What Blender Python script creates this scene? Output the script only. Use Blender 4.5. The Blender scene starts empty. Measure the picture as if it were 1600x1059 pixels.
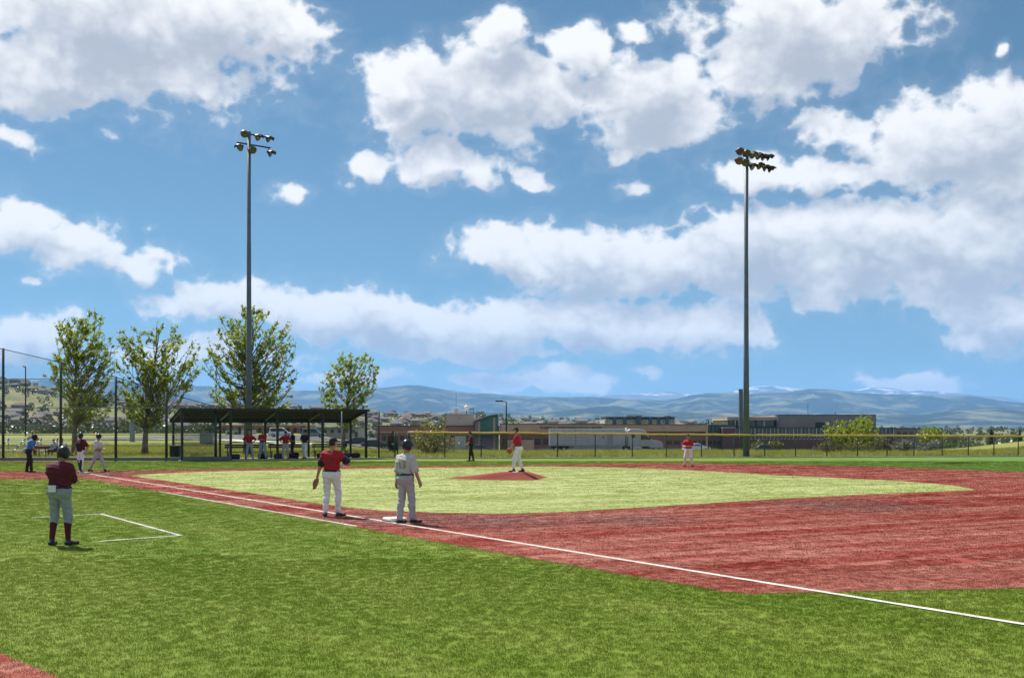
import bpy, bmesh, math, random
import numpy as np
from mathutils import Vector, Matrix
random.seed(7); RNG = np.random.default_rng(7)
SC = bpy.context.scene
COL = SC.collection
R = math.radians

# ------------------------------------------------------------------ camera
FPX, YH, CAMH = 1700.0, 666.0, 2.1          # focal length and horizon in photo pixels, eye height
cam_d = bpy.data.cameras.new('camera'); cam = bpy.data.objects.new('camera', cam_d); COL.objects.link(cam)
cam.location = (0, 0, CAMH); cam.rotation_euler = (R(90), 0, 0)
cam_d.sensor_width = 36.0; cam_d.lens = 36.0 * FPX / 1600.0
cam_d.shift_y = (YH - 529.5) / 1600.0
cam_d.clip_start = 0.1; cam_d.clip_end = 400000
SC.camera = cam

# ------------------------------------------------------------------ render look
SC.view_settings.view_transform = 'Standard'; SC.view_settings.look = 'None'
SC.view_settings.gamma = 1.0; SC.view_settings.use_curve_mapping = False
SC.view_settings.exposure = 0.6
SC.render.engine = 'CYCLES'
cy = SC.cycles
cy.use_denoising = True; cy.max_bounces = 6; cy.diffuse_bounces = 3; cy.glossy_bounces = 2
cy.transmission_bounces = 4; cy.volume_bounces = 1; cy.transparent_max_bounces = 24
cy.caustics_reflective = False; cy.caustics_refractive = False
cy.sample_clamp_indirect = 6.0

# ------------------------------------------------------------------ sun and sky
SUN_EL, SUN_AZ = R(54), R(-38)              # azimuth from +Y towards +X
sun_dir = Vector((math.sin(SUN_AZ) * math.cos(SUN_EL), math.cos(SUN_AZ) * math.cos(SUN_EL), math.sin(SUN_EL)))
sd = bpy.data.lights.new('sun', 'SUN'); sd.energy = 5.0; sd.angle = R(0.53); sd.color = (1.0, 0.955, 0.88)
sun = bpy.data.objects.new('sun', sd); COL.objects.link(sun)
sun.rotation_euler = (-sun_dir).to_track_quat('-Z', 'Y').to_euler(); sun.location = (-60, 60, 120)

def build_world():
    w = bpy.data.worlds.new('World'); SC.world = w; w.use_nodes = True
    nt = w.node_tree; N = nt.nodes; L = nt.links; N.clear()
    def n(t, **k):
        x = N.new(t)
        for a, b in k.items(): setattr(x, a, b)
        return x
    def ma(op, a, b=None, c=None, clamp=False):
        x = n('ShaderNodeMath', operation=op, use_clamp=clamp)
        for i, v in enumerate((a, b, c)):
            if v is None: continue
            if isinstance(v, (int, float)): x.inputs[i].default_value = v
            else: L.new(v, x.inputs[i])
        return x.outputs[0]
    def vm(op, a, b=None, c=None, out=0):
        x = n('ShaderNodeVectorMath', operation=op)
        for i, v in enumerate((a, b, c)):
            if v is None: continue
            if isinstance(v, tuple): x.inputs[i].default_value = v
            else: L.new(v, x.inputs[i])
        return x.outputs[out]
    def smooth(v, lo, hi):
        x = n('ShaderNodeMapRange', interpolation_type='SMOOTHSTEP'); L.new(v, x.inputs[0])
        x.inputs[1].default_value = lo; x.inputs[2].default_value = hi
        return x.outputs[0]
    tc = n('ShaderNodeTexCoord').outputs['Generated']
    sep = n('ShaderNodeSeparateXYZ'); L.new(tc, sep.inputs[0])
    az = ma('ARCTAN2', sep.outputs[0], sep.outputs[1]); el = ma('ARCSINE', sep.outputs[2])
    cmb = n('ShaderNodeCombineXYZ'); L.new(az, cmb.inputs[0]); L.new(el, cmb.inputs[1])
    p0 = cmb.outputs[0]
    # cumulus banks: centre and half-size, as seen on the 1600 px wide photograph
    banks = [(150,55,265,95),(330,40,165,62),(60,112,115,55),(245,118,120,44),(430,25,85,40),
             (770,138,135,72),(650,165,105,62),(615,125,70,32),(785,55,55,34),(890,80,62,36,0.2),(1010,160,125,72),(1060,188,75,44),(690,195,100,34,0.3),(990,58,46,16,0.55),
             (690,262,78,32),(560,258,40,26,0.2),(738,284,32,24,0.2),(822,272,44,15,0.5),(450,294,38,20,0.72),(995,288,26,13,0.75),(970,245,36,18,0.75),
             (1230,62,165,80),(1175,112,90,36),(1320,48,85,52),
             (1465,225,170,62,0.15),(1550,195,90,62),(1330,200,90,26,0.6),(1195,262,105,27,0.3),(1350,272,140,26,0.2),(1570,270,70,45),
             (785,390,85,30),(900,405,135,46),(1045,412,130,48),(1200,395,150,66),(1350,385,160,76),(1510,385,150,88),
             (340,475,100,36,0.35),(500,488,95,46),(610,508,115,44),(760,512,140,48),(900,502,150,44),(1060,508,130,40,0.2),(1165,512,55,24,0.35),(700,548,170,22,0.4),
             (38,345,64,33),(128,385,66,33),(205,404,76,27),
             (775,598,66,17,0.2),(885,596,76,24),(1425,600,84,22,0.25),(1005,577,42,15,0.6),(330,560,200,22,0.62),(560,590,120,12,0.7),
             (1560,505,72,42),(1300,470,70,24,0.7),(45,525,80,40,0.45),(20,215,36,22,0.6),(1580,75,24,16,0.6),(60,425,26,10,0.75),(150,215,24,10,0.75),(230,352,16,8,0.75),(100,165,50,16,0.5)]
    def field(p, acc=None):
        for (cx, cyy, rx, ry, *thin) in banks:
            a = math.atan((cx - 800) / FPX); e = math.atan((YH - cyy) / FPX * math.cos(a))
            sx, sy = FPX / rx / (1 + ((cx-800)/FPX)**2) ** -1 * 1.0, FPX / ry
            v = vm('MULTIPLY_ADD', p, (sx, sy, 0), (-a * sx, -e * sy, thin[0] if thin else 0))
            d = vm('DOT_PRODUCT', v, v, out=1)
            acc = d if acc is None else ma('MINIMUM', acc, d)
        return acc
    # the same kind of sky all round, where the photograph does not look
    rest = n('ShaderNodeTexNoise'); rest.inputs['Scale'].default_value = 3.2; rest.inputs['Detail'].default_value = 2.0
    L.new(vm('MULTIPLY', tc, (1, 1, 2.2)), rest.inputs['Vector'])
    fr = vm('MULTIPLY_ADD', p0, (1 / 0.55, 1 / 0.50, 0), (0, -0.10, 0))
    inside = smooth(vm('DOT_PRODUCT', fr, fr, out=1), 0.95, 1.25)
    restd = ma('MULTIPLY_ADD', rest.outputs[0], -9.0, 5.6)
    restd = ma('ADD', restd, ma('MULTIPLY', ma('SUBTRACT', 1.0, inside), 40.0))
    warp = n('ShaderNodeTexNoise'); warp.inputs['Scale'].default_value = 13; warp.inputs['Detail'].default_value = 4
    L.new(tc, warp.inputs['Vector'])
    wv = vm('MULTIPLY_ADD', warp.outputs['Color'], (0.085, 0.055, 0), (-0.0425, -0.0275, 0))
    pw = vm('ADD', p0, wv)
    def fluff(off):
        q = vm('ADD', tc, off) if off else tc
        a = n('ShaderNodeTexNoise'); a.inputs['Scale'].default_value = 20; a.inputs['Detail'].default_value = 8; a.inputs['Roughness'].default_value = 0.62
        L.new(vm('MULTIPLY', q, (1, 1, 1.3)), a.inputs['Vector'])
        b = n('ShaderNodeTexNoise'); b.inputs['Scale'].default_value = 42; b.inputs['Detail'].default_value = 1.5; b.inputs['Roughness'].default_value = 0.5
        L.new(vm('MULTIPLY', q, (1, 1, 1.2)), b.inputs['Vector'])
        s = ma('MULTIPLY_ADD', a.outputs[0], 3.4, -1.7)
        bil = ma('ABSOLUTE', ma('MULTIPLY_ADD', b.outputs[0], 2.0, -1.0))
        return ma('MULTIPLY_ADD', bil, -1.3, ma('ADD', s, 0.30))
    def dens(p, off):
        d = ma('MINIMUM', field(p), restd)
        d = ma('SUBTRACT', 1.07, ma('SQRT', ma('MINIMUM', ma('MAXIMUM', d, 0.0), 6.0)))
        return ma('ADD', ma('MULTIPLY', d, 1.9), fluff(off))
    D0 = dens(pw, None)
    up = vm('ADD', pw, (-0.008, 0.026, 0))
    D1 = dens(up, (-0.008, 0.0, 0.026))
    alpha = smooth(D0, -0.18, 0.68)
    wisp = ma('MULTIPLY', smooth(D0, -1.0, 0.3), 0.09)
    alpha = ma('MAXIMUM', alpha, wisp)
    dark = ma('MULTIPLY', smooth(D1, -0.5, 2.1), smooth(D0, -0.4, 0.6))
    sky = n('ShaderNodeTexSky', sky_type='NISHITA'); sky.sun_disc = False
    sky.sun_elevation = SUN_EL; sky.sun_rotation = SUN_AZ; sky.altitude = 1900; sky.air_density = 1.0; sky.dust_density = 0.3; sky.ozone_density = 2.2
    lift = n('ShaderNodeCombineXYZ'); L.new(sep.outputs[0], lift.inputs[0]); L.new(sep.outputs[1], lift.inputs[1])
    L.new(ma('MULTIPLY_ADD', sep.outputs[2], 1.0, 0.06), lift.inputs[2])
    L.new(vm('NORMALIZE', lift.outputs[0]), sky.inputs[0])
    skc = vm('MULTIPLY', sky.outputs[0], (0.0470, 0.0605, 0.0565))
    cm = n('ShaderNodeMix', data_type='RGBA'); L.new(dark, cm.inputs[0])
    cm.inputs[6].default_value = (0.69, 0.685, 0.68, 1); cm.inputs[7].default_value = (0.33, 0.352, 0.40, 1)
    mx = n('ShaderNodeMix', data_type='RGBA'); L.new(alpha, mx.inputs[0]); L.new(skc, mx.inputs[6]); L.new(cm.outputs[2], mx.inputs[7])
    bg = n('ShaderNodeBackground'); L.new(mx.outputs[2], bg.inputs[0]); bg.inputs[1].default_value = 1.0
    out = n('ShaderNodeOutputWorld'); L.new(bg.outputs[0], out.inputs[0])
    w.cycles.sampling_method = 'MANUAL'; w.cycles.sample_map_resolution = 512
build_world()

# ------------------------------------------------------------------ helpers
def G(px, py, z=0.0):
    """ground point (at height z) seen at a photo pixel"""
    d = FPX * (CAMH - z) / (py - YH)
    return Vector(((px - 800) / FPX * d, d, z))
def P(px, py, d):
    """point at depth d seen at a photo pixel"""
    return Vector(((px - 800) / FPX * d, d, CAMH - (py - YH) / FPX * d))
def smoothstep(a, b, x):
    t = np.clip((np.asarray(x, float) - a) / (b - a), 0, 1); return t * t * (3 - 2 * t)

MATS = {}
def mat(name, col, rough=0.7, var=0.15, scale=6.0, bump=0.0, metal=0.0, spec=0.4, col2=None, trans=None, coords='Object', stretch=(1, 1, 1), detail=5.0, bump_scale=None):
    """principled material with noise in its colour, roughness and relief"""
    if name in MATS: return MATS[name]
    m = bpy.data.materials.new(name); m.use_nodes = True; MATS[name] = m
    nt = m.node_tree; N = nt.nodes; L = nt.links; b = N['Principled BSDF']
    tc = N.new('ShaderNodeTexCoord'); mp = N.new('ShaderNodeMapping'); mp.inputs['Scale'].default_value = stretch
    if coords == 'World':
        g = N.new('ShaderNodeNewGeometry'); L.new(g.outputs['Position'], mp.inputs[0])
    else: L.new(tc.outputs[coords], mp.inputs[0])
    nz = N.new('ShaderNodeTexNoise'); nz.inputs['Scale'].default_value = scale; nz.inputs['Detail'].default_value = detail; nz.inputs['Roughness'].default_value = 0.6
    L.new(mp.outputs[0], nz.inputs['Vector'])
    rp = N.new('ShaderNodeValToRGB'); c = np.array(col[:3])
    c2 = np.array(col2[:3]) if col2 is not None else np.clip(c * (1 + var), 0, 1)
    c1 = c if col2 is not None else c * (1 - var)
    rp.color_ramp.elements[0].color = (*c1, 1); rp.color_ramp.elements[0].position = 0.33
    rp.color_ramp.elements[1].color = (*c2, 1); rp.color_ramp.elements[1].position = 0.67
    L.new(nz.outputs[0], rp.inputs[0]); L.new(rp.outputs[0], b.inputs['Base Color'])
    b.inputs['Roughness'].default_value = rough; b.inputs['Metallic'].default_value = metal
    b.inputs['Specular IOR Level'].default_value = spec
    if bump:
        bn = N.new('ShaderNodeBump'); bn.inputs['Strength'].default_value = bump; bn.inputs['Distance'].default_value = 0.02
        if bump_scale:
            n2 = N.new('ShaderNodeTexNoise'); n2.inputs['Scale'].default_value = bump_scale; n2.inputs['Detail'].default_value = 4; L.new(mp.outputs[0], n2.inputs['Vector']); L.new(n2.outputs[0], bn.inputs['Height'])
        else: L.new(nz.outputs[0], bn.inputs['Height'])
        L.new(bn.outputs[0], b.inputs['Normal'])
    if trans:
        t = N.new('ShaderNodeBsdfTranslucent'); L.new(rp.outputs[0], t.inputs[0])
        mx = N.new('ShaderNodeMixShader'); mx.inputs[0].default_value = trans
        L.new(b.outputs[0], mx.inputs[1]); L.new(t.outputs[0], mx.inputs[2]); L.new(mx.outputs[0], N['Material Output'].inputs[0])
    return m

def mesh_obj(name, verts, faces, m=None, parent=None, smooth=False, loc=None):
    me = bpy.data.meshes.new(name); me.from_pydata([tuple(v) for v in verts], [], [tuple(f) for f in faces]); me.update()
    if m is not None: me.materials.append(m)
    if smooth: me.polygons.foreach_set('use_smooth', np.ones(len(me.polygons), bool))
    o = bpy.data.objects.new(name, me); COL.objects.link(o)
    if parent is not None: o.parent = parent
    if loc is not None: o.location = loc
    return o
def big_mesh(name, V, F, m=None, parent=None, smooth=False):
    """V (n,3), F (m,3 or 4) numpy arrays"""
    me = bpy.data.meshes.new(name); V = np.asarray(V, np.float32); F = np.asarray(F, np.int32)
    k = F.shape[1]
    me.vertices.add(len(V)); me.vertices.foreach_set('co', V.ravel())
    me.loops.add(F.size); me.loops.foreach_set('vertex_index', F.ravel())
    me.polygons.add(len(F)); me.polygons.foreach_set('loop_start', np.arange(0, F.size, k, dtype=np.int32))
    me.update(calc_edges=True)
    if smooth: me.polygons.foreach_set('use_smooth', np.ones(len(F), bool))
    if m is not None: me.materials.append(m)
    o = bpy.data.objects.new(name, me); COL.objects.link(o)
    if parent is not None: o.parent = parent
    return o
def tag(o, label=None, cat=None, group=None, kind=None):
    for k, v in (('label', label), ('category', cat), ('group', group), ('kind', kind)):
        if v: o[k] = v
    return o
def thing(name, label, cat, loc=(0, 0, 0), rz=0.0, group=None):
    o = bpy.data.objects.new(name, None); COL.objects.link(o); o.location = loc; o.rotation_euler = (0, 0, rz); o.empty_display_size = 0.2
    return tag(o, label, cat, group)
def copy_tree(o, parent=None):
    c = o.copy(); COL.objects.link(c); c.parent = parent
    for k in ('label', 'category', 'group', 'kind'):
        if parent is not None and k in c.keys() and k != 'label': del c[k]
    for ch in list(o.children): copy_tree(ch, c)
    return c

class MB:
    """collects simple shapes, then links them as one mesh object"""
    def __init__(s): s.v, s.f = [], []
    def add(s, vs, fs):
        k = len(s.v); s.v += [tuple(v) for v in vs]; s.f += [tuple(i + k for i in f) for f in fs]; return s
    def box(s, x0, x1, y0, y1, z0, z1):
        return s.add([(x, y, z) for z in (z0, z1) for y in (y0, y1) for x in (x0, x1)], [(0, 2, 3, 1), (4, 5, 7, 6), (0, 1, 5, 4), (2, 6, 7, 3), (0, 4, 6, 2), (1, 3, 7, 5)])
    def bar(s, a, b, w, h=None, n=4, up=(0, 0, 1)):
        """beam (n=4) or tube (n>4) from a to b"""
        a, b = Vector(a), Vector(b); d = (b - a).normalized(); u = Vector(up)
        if abs(d.dot(u)) > 0.98: u = Vector((1, 0, 0))
        x = d.cross(u).normalized(); y = x.cross(d).normalized(); h = h or w
        vs = []
        for c in (a, b):
            for i in range(n):
                t = 2 * math.pi * (i + 0.5) / n; k = math.sqrt(2) if n == 4 else 1
                vs.append(c + x * math.cos(t) * w / 2 * k + y * math.sin(t) * h / 2 * k)
        fs = [(i, (i + 1) % n, n + (i + 1) % n, n + i) for i in range(n)] + [tuple(range(n))[::-1], tuple(range(n, 2 * n))]
        return s.add(vs, fs)
    def tube(s, pts, rad, n=8, cap=True):
        pts = [Vector(p) for p in pts]; rad = rad if hasattr(rad, '__len__') else [rad] * len(pts); vs = []; x = None
        for i, p in enumerate(pts):
            d = (pts[min(i + 1, len(pts) - 1)] - pts[max(i - 1, 0)]).normalized()
            if x is None:
                u = Vector((0, 0, 1)) if abs(d.z) < 0.9 else Vector((1, 0, 0)); x = d.cross(u).normalized()
            else: x = (x - d * x.dot(d)).normalized()
            y = d.cross(x)
            for j in range(n):
                t = 2 * math.pi * j / n; vs.append(p + (x * math.cos(t) + y * math.sin(t)) * rad[i])
        fs = []
        for i in range(len(pts) - 1):
            for j in range(n): fs.append((i * n + j, i * n + (j + 1) % n, (i + 1) * n + (j + 1) % n, (i + 1) * n + j))
        if cap: fs += [tuple(range(n))[::-1], tuple(range((len(pts) - 1) * n, len(pts) * n))]
        return s.add(vs, fs)
    def lathe(s, prof, n=12, M=None):
        """prof: (radius, z) pairs turned about z, then moved by M"""
        vs = [Vector((r * math.cos(2 * math.pi * j / n), r * math.sin(2 * math.pi * j / n), z)) for r, z in prof for j in range(n)]
        if M is not None: vs = [M @ v for v in vs]
        fs = [(i * n + j, i * n + (j + 1) % n, (i + 1) * n + (j + 1) % n, (i + 1) * n + j) for i in range(len(prof) - 1) for j in range(n)]
        return s.add(vs, fs)
    def prism(s, poly, y0, y1, axis='y'):
        """outline (x,z) pushed from y0 to y1"""
        n = len(poly); vs = [(x, y, z) for y in (y0, y1) for x, z in poly]
        if axis == 'x': vs = [(y, x, z) for x, y, z in vs]
        return s.add(vs, [tuple(range(n)), tuple(range(n, 2 * n))[::-1]] + [(i, i + n, (i + 1) % n + n, (i + 1) % n) for i in range(n)])
    def build(s, name, m, parent=None, smooth=False, loc=None, bevel=0):
        o = mesh_obj(name, s.v, s.f, m, parent, smooth, loc)
        if bevel:
            b = o.modifiers.new('bevel', 'BEVEL'); b.width = bevel; b.segments = 2; b.limit_method = 'ANGLE'
        return o
def text_mesh(body, size, m, name, parent, M, extrude=0.01, spacing=1.0, sub=0):
    cu = bpy.data.curves.new('lettering', 'FONT'); cu.body = body; cu.size = size; cu.extrude = extrude; cu.align_x = 'CENTER'; cu.align_y = 'CENTER'; cu.space_character = spacing
    o = bpy.data.objects.new('lettering', cu); COL.objects.link(o)
    bpy.context.view_layer.update()
    me = bpy.data.meshes.new_from_object(o.evaluated_get(bpy.context.evaluated_depsgraph_get()))
    bpy.data.objects.remove(o)
    if sub:
        bm = bmesh.new(); bm.from_mesh(me); bmesh.ops.triangulate(bm, faces=bm.faces); bmesh.ops.subdivide_edges(bm, edges=bm.edges, cuts=sub); bm.to_mesh(me); bm.free()
    me.transform(M); me.materials.clear(); me.materials.append(m); me.name = name
    q = bpy.data.objects.new(name, me); COL.objects.link(q); q.parent = parent
    return q

# ------------------------------------------------------------------ terrain
CREST_PX = [-900, -300, 0, 40, 70, 100, 140, 330, 560, 750, 800, 950, 1100, 1300, 1600, 2400]
CREST_PY = [596, 600, 608, 610, 615, 621, 628, 636, 642, 646, 650, 655, 659, 664, 667, 668]
def vnoise(x, y, seed=0):
    x = np.asarray(x, float); y = np.asarray(y, float)
    def hsh(i, j):
        h = np.sin(i * 127.1 + j * 311.7 + seed * 74.7) * 43758.5453; return h - np.floor(h)
    i, j = np.floor(x), np.floor(y); u, v = x - i, y - j; u = u * u * (3 - 2 * u); v = v * v * (3 - 2 * v)
    return (hsh(i, j) * (1 - u) + hsh(i + 1, j) * u) * (1 - v) + (hsh(i, j + 1) * (1 - u) + hsh(i + 1, j + 1) * u) * v
def fbm(x, y, o=5, seed=0, gain=0.5):
    a, t, n = 1.0, 0.0, 0.0
    for k in range(o):
        t = t + a * vnoise(x * 2 ** k, y * 2 ** k, seed + k); n += a; a *= gain
    return t / n
def ground_h(x, y):
    x = np.asarray(x, float); y = np.asarray(y, float)
    d = np.hypot(x, y); u = np.where(y > 1, x / np.maximum(y, 1), np.sign(x) * 3)
    u = np.clip(u, -3, 3)
    S = smoothstep(-0.20, -0.09, u)
    h = -0.0235 * np.clip(y - 84, 0, 260) * S
    h = h - 0.02 * np.clip(d - 350, 0, 350)
    # low bank beyond the fence on the far right
    h = h + 2.7 * np.exp(-((x - 78) / 20) ** 2 - ((y - 128) / 24) ** 2)
    h = h + 0.25 * (fbm(x / 9, y / 9, 3, 3) - 0.5) * smoothstep(80, 95, y)
    px = 800 + FPX * u
    crest = (YH - np.interp(px, CREST_PX, CREST_PY)) / FPX * 2200 + CAMH
    t = smoothstep(650, 2250, d); front = smoothstep(-0.2, 0.3, y / np.maximum(d, 1))
    rise = t * (crest + 8) * np.where(y > 0, 1, 0) * front
    rise = rise * (0.86 + 0.28 * fbm(x / 260, y / 260, 3, 9) * (1 - smoothstep(1900, 2250, d))) + 6 * (fbm(x / 130, y / 130, 3, 5) - 0.5) * smoothstep(700, 1100, d)
    h = h + rise * (1 - smoothstep(2300, 4200, d)) - 30 * smoothstep(2400, 5200, d)
    return h
def gz(x, y): return float(ground_h(x, y))

def wild_material():
    m = bpy.data.materials.new('wild_grass'); m.use_nodes = True; nt = m.node_tree; N = nt.nodes; L = nt.links; b = N['Principled BSDF']
    g = N.new('ShaderNodeNewGeometry')
    def noise(s, d, st=(1, 1, 1)):
        mp = N.new('ShaderNodeMapping'); mp.inputs['Scale'].default_value = st; L.new(g.outputs['Position'], mp.inputs[0])
        x = N.new('ShaderNodeTexNoise'); x.inputs['Scale'].default_value = s; x.inputs['Detail'].default_value = d; x.inputs['Roughness'].default_value = 0.62
        L.new(mp.outputs[0], x.inputs['Vector']); return x.outputs[0]
    r1 = N.new('ShaderNodeValToRGB'); L.new(noise(0.06, 6), r1.inputs[0])
    e = r1.color_ramp.elements; e[0].position = 0.35; e[0].color = (0.10, 0.135, 0.022, 1); e[1].position = 0.68; e[1].color = (0.31, 0.275, 0.085, 1)
    x = e.new(0.5); x.color = (0.18, 0.21, 0.035, 1)
    r2 = N.new('ShaderNodeValToRGB'); L.new(noise(0.006, 7), r2.inputs[0])
    e = r2.color_ramp.elements; e[0].position = 0.38; e[0].color = (0.080, 0.105, 0.034, 1); e[1].position = 0.66; e[1].color = (0.205, 0.19, 0.09, 1)
    ln = N.new('ShaderNodeVectorMath'); ln.operation = 'LENGTH'; L.new(g.outputs['Position'], ln.inputs[0])
    mr = N.new('ShaderNodeMapRange'); mr.inputs[1].default_value = 260; mr.inputs[2].default_value = 800; L.new(ln.outputs['Value'], mr.inputs[0])
    mx = N.new('ShaderNodeMix'); mx.data_type = 'RGBA'; L.new(mr.outputs[0], mx.inputs[0]); L.new(r1.outputs[0], mx.inputs[6]); L.new(r2.outputs[0], mx.inputs[7])
    L.new(mx.outputs[2], b.inputs['Base Color']); b.inputs['Roughness'].default_value = 0.9; b.inputs['Specular IOR Level'].default_value = 0.15
    return m
M_WILD = wild_material()
def build_ground():
    rad = np.concatenate([[0.0], np.geomspace(6, 66, 10), np.linspace(70, 260, 70), np.geomspace(268, 5200, 90), np.geomspace(6500, 45000, 12)])
    fa = np.linspace(-34, 34, 150); ang = np.radians(np.concatenate([fa, np.linspace(42, 318, 34)]))
    n = len(ang); A, Rr = np.meshgrid(ang, rad[1:])
    X, Y = Rr * np.sin(A), Rr * np.cos(A); Z = ground_h(X, Y) - 0.035
    V = np.concatenate([[[0, 0, -0.035]], np.stack([X, Y, Z], -1).reshape(-1, 3)])
    k = np.arange(len(rad) - 2)[:, None]; j = np.arange(n)[None]
    q = lambda a, b: 1 + a * n + b % n
    F = np.stack([q(k, j), q(k + 1, j), q(k + 1, j + 1), q(k, j + 1)], -1).reshape(-1, 4)[:, ::-1]
    o = big_mesh('ground', V, F, M_WILD, smooth=True)
    fan = bmesh.new(); fan.from_mesh(o.data); fan.verts.ensure_lookup_table()
    for a in range(n):
        try: fan.faces.new((fan.verts[0], fan.verts[1 + a], fan.verts[1 + (a + 1) % n]))
        except ValueError: pass
    bmesh.ops.recalc_face_normals(fan, faces=fan.faces); fan.to_mesh(o.data); fan.free()
    tag(o, kind='structure')
build_ground()

# ------------------------------------------------------------------ mountains
def mountain_material(name, forest, meadow, snow=None, line=0):
    m = bpy.data.materials.new(name); m.use_nodes = True; nt = m.node_tree; N = nt.nodes; L = nt.links; b = N['Principled BSDF']
    g = N.new('ShaderNodeNewGeometry'); nz = N.new('ShaderNodeTexNoise'); nz.inputs['Scale'].default_value = 0.0012; nz.inputs['Detail'].default_value = 9; nz.inputs['Roughness'].default_value = 0.62
    L.new(g.outputs['Position'], nz.inputs['Vector'])
    r = N.new('ShaderNodeValToRGB'); L.new(nz.outputs[0], r.inputs[0]); e = r.color_ramp.elements
    e[0].position = 0.47; e[0].color = (*forest, 1); e[1].position = 0.63; e[1].color = (*meadow, 1)
    col = r.outputs[0]
    if snow:
        s = N.new('ShaderNodeSeparateXYZ'); L.new(g.outputs['Position'], s.inputs[0])
        ad = N.new('ShaderNodeMath'); ad.operation = 'MULTIPLY_ADD'; L.new(nz.outputs[0], ad.inputs[0]); ad.inputs[1].default_value = 2600; L.new(s.outputs[2], ad.inputs[2])
        mr = N.new('ShaderNodeMapRange'); mr.inputs[1].default_value = line; mr.inputs[2].default_value = line + 420; L.new(ad.outputs[0], mr.inputs[0])
        mx = N.new('ShaderNodeMix'); mx.data_type = 'RGBA'; L.new(mr.outputs[0], mx.inputs[0]); L.new(col, mx.inputs[6]); mx.inputs[7].default_value = (*snow, 1); col = mx.outputs[2]
    L.new(col, b.inputs['Base Color']); b.inputs['Roughness'].default_value = 0.95; b.inputs['Specular IOR Level'].default_value = 0.05
    return m
def mountains(name, prof, D, width, m, seed, rough=1.0, cols=520, rows=44):
    px = np.array([p[0] for p in prof], float); py = np.array([p[1] for p in prof], float)
    u = np.linspace(-0.95, 0.95, cols); t = np.linspace(0, 1.35, rows)
    U, T = np.meshgrid(u, t)
    yy = D - width * (1 - T); X = U * yy; Y = yy
    crest = (YH - np.interp(800 + FPX * U, px, py)) / FPX * D
    sh = np.where(T <= 1, smoothstep(0, 1, T) * 0.55 + T * 0.45, np.clip(1 - (T - 1) * 1.9, 0, 1))
    spur = np.abs(fbm(X / (width * 0.20), Y / (width * 0.55), 5, seed) - 0.5) * 2
    mid = np.clip(4 * np.clip(T, 0, 1) * (1 - np.clip(T, 0, 1)), 0, 1)
    ht = crest * (sh - 0.62 * rough * spur * mid * (0.35 + 0.65 * T)) + crest * 0.05 * (fbm(X / (width * .06), Y / (width * .06), 3, seed + 3) - 0.5)
    Z = np.maximum(ht, 0) - 60 * (1 - smoothstep(0, 0.1, T))
    V = np.stack([X, Y, Z], -1).reshape(-1, 3); n = cols
    k = np.arange(rows - 1)[:, None]; j = np.arange(n - 1)[None]
    F = np.stack([k * n + j, k * n + j + 1, (k + 1) * n + j + 1, (k + 1) * n + j], -1).reshape(-1, 4)
    return tag(big_mesh(name, V, F, m, smooth=True), kind='structure')
MM = mountain_material('mountain_forest', (0.014, 0.028, 0.024), (0.17, 0.17, 0.10))
near_prof = [(-900, 588), (-300, 590), (0, 592), (180, 595), (260, 600), (330, 603), (400, 608), (450, 610), (520, 610), (560, 609), (600, 605), (640, 601), (662, 602), (700, 609), (730, 613), (770, 615), (800, 617), (870, 620), (920, 620), (960, 622), (1000, 623), (1040, 626), (1060, 622), (1080, 616), (1110, 613), (1150, 614), (1180, 614), (1230, 612), (1265, 607), (1300, 607), (1340, 613), (1400, 616), (1440, 615), (1480, 619), (1515, 617), (1545, 621), (1565, 626), (1600, 629), (1700, 628), (2400, 620)]
mountains('mountain_range', near_prof, 24000, 8000, MM, 11, 1.5)
foot = [(x, 640 + 5 * math.sin(x * 0.011) + 4 * math.sin(x * 0.031 + 1) + (4 if x > 1000 else 0)) for x in range(-900, 2500, 60)]
mountains('foothill_range', foot, 15500, 3500, MM, 23, 0.8, rows=26)
far = [(-900, 615), (500, 612), (860, 622), (900, 620), (940, 617), (975, 614), (1010, 612), (1035, 611), (1080, 614), (1130, 612), (1160, 608), (1180, 603), (1205, 601), (1235, 604), (1262, 608), (1310, 611), (1340, 607), (1365, 603), (1395, 606), (1420, 610), (1440, 609), (1475, 612), (1510, 615), (1560, 619), (1600, 624), (1800, 622), (2400, 620)]
mountains('snow_mountains', far, 40000, 9000, mountain_material('mountain_snow', (0.10, 0.11, 0.13), (0.25, 0.25, 0.26), (0.85, 0.87, 0.90), 2560), 31, 0.8)

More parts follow.
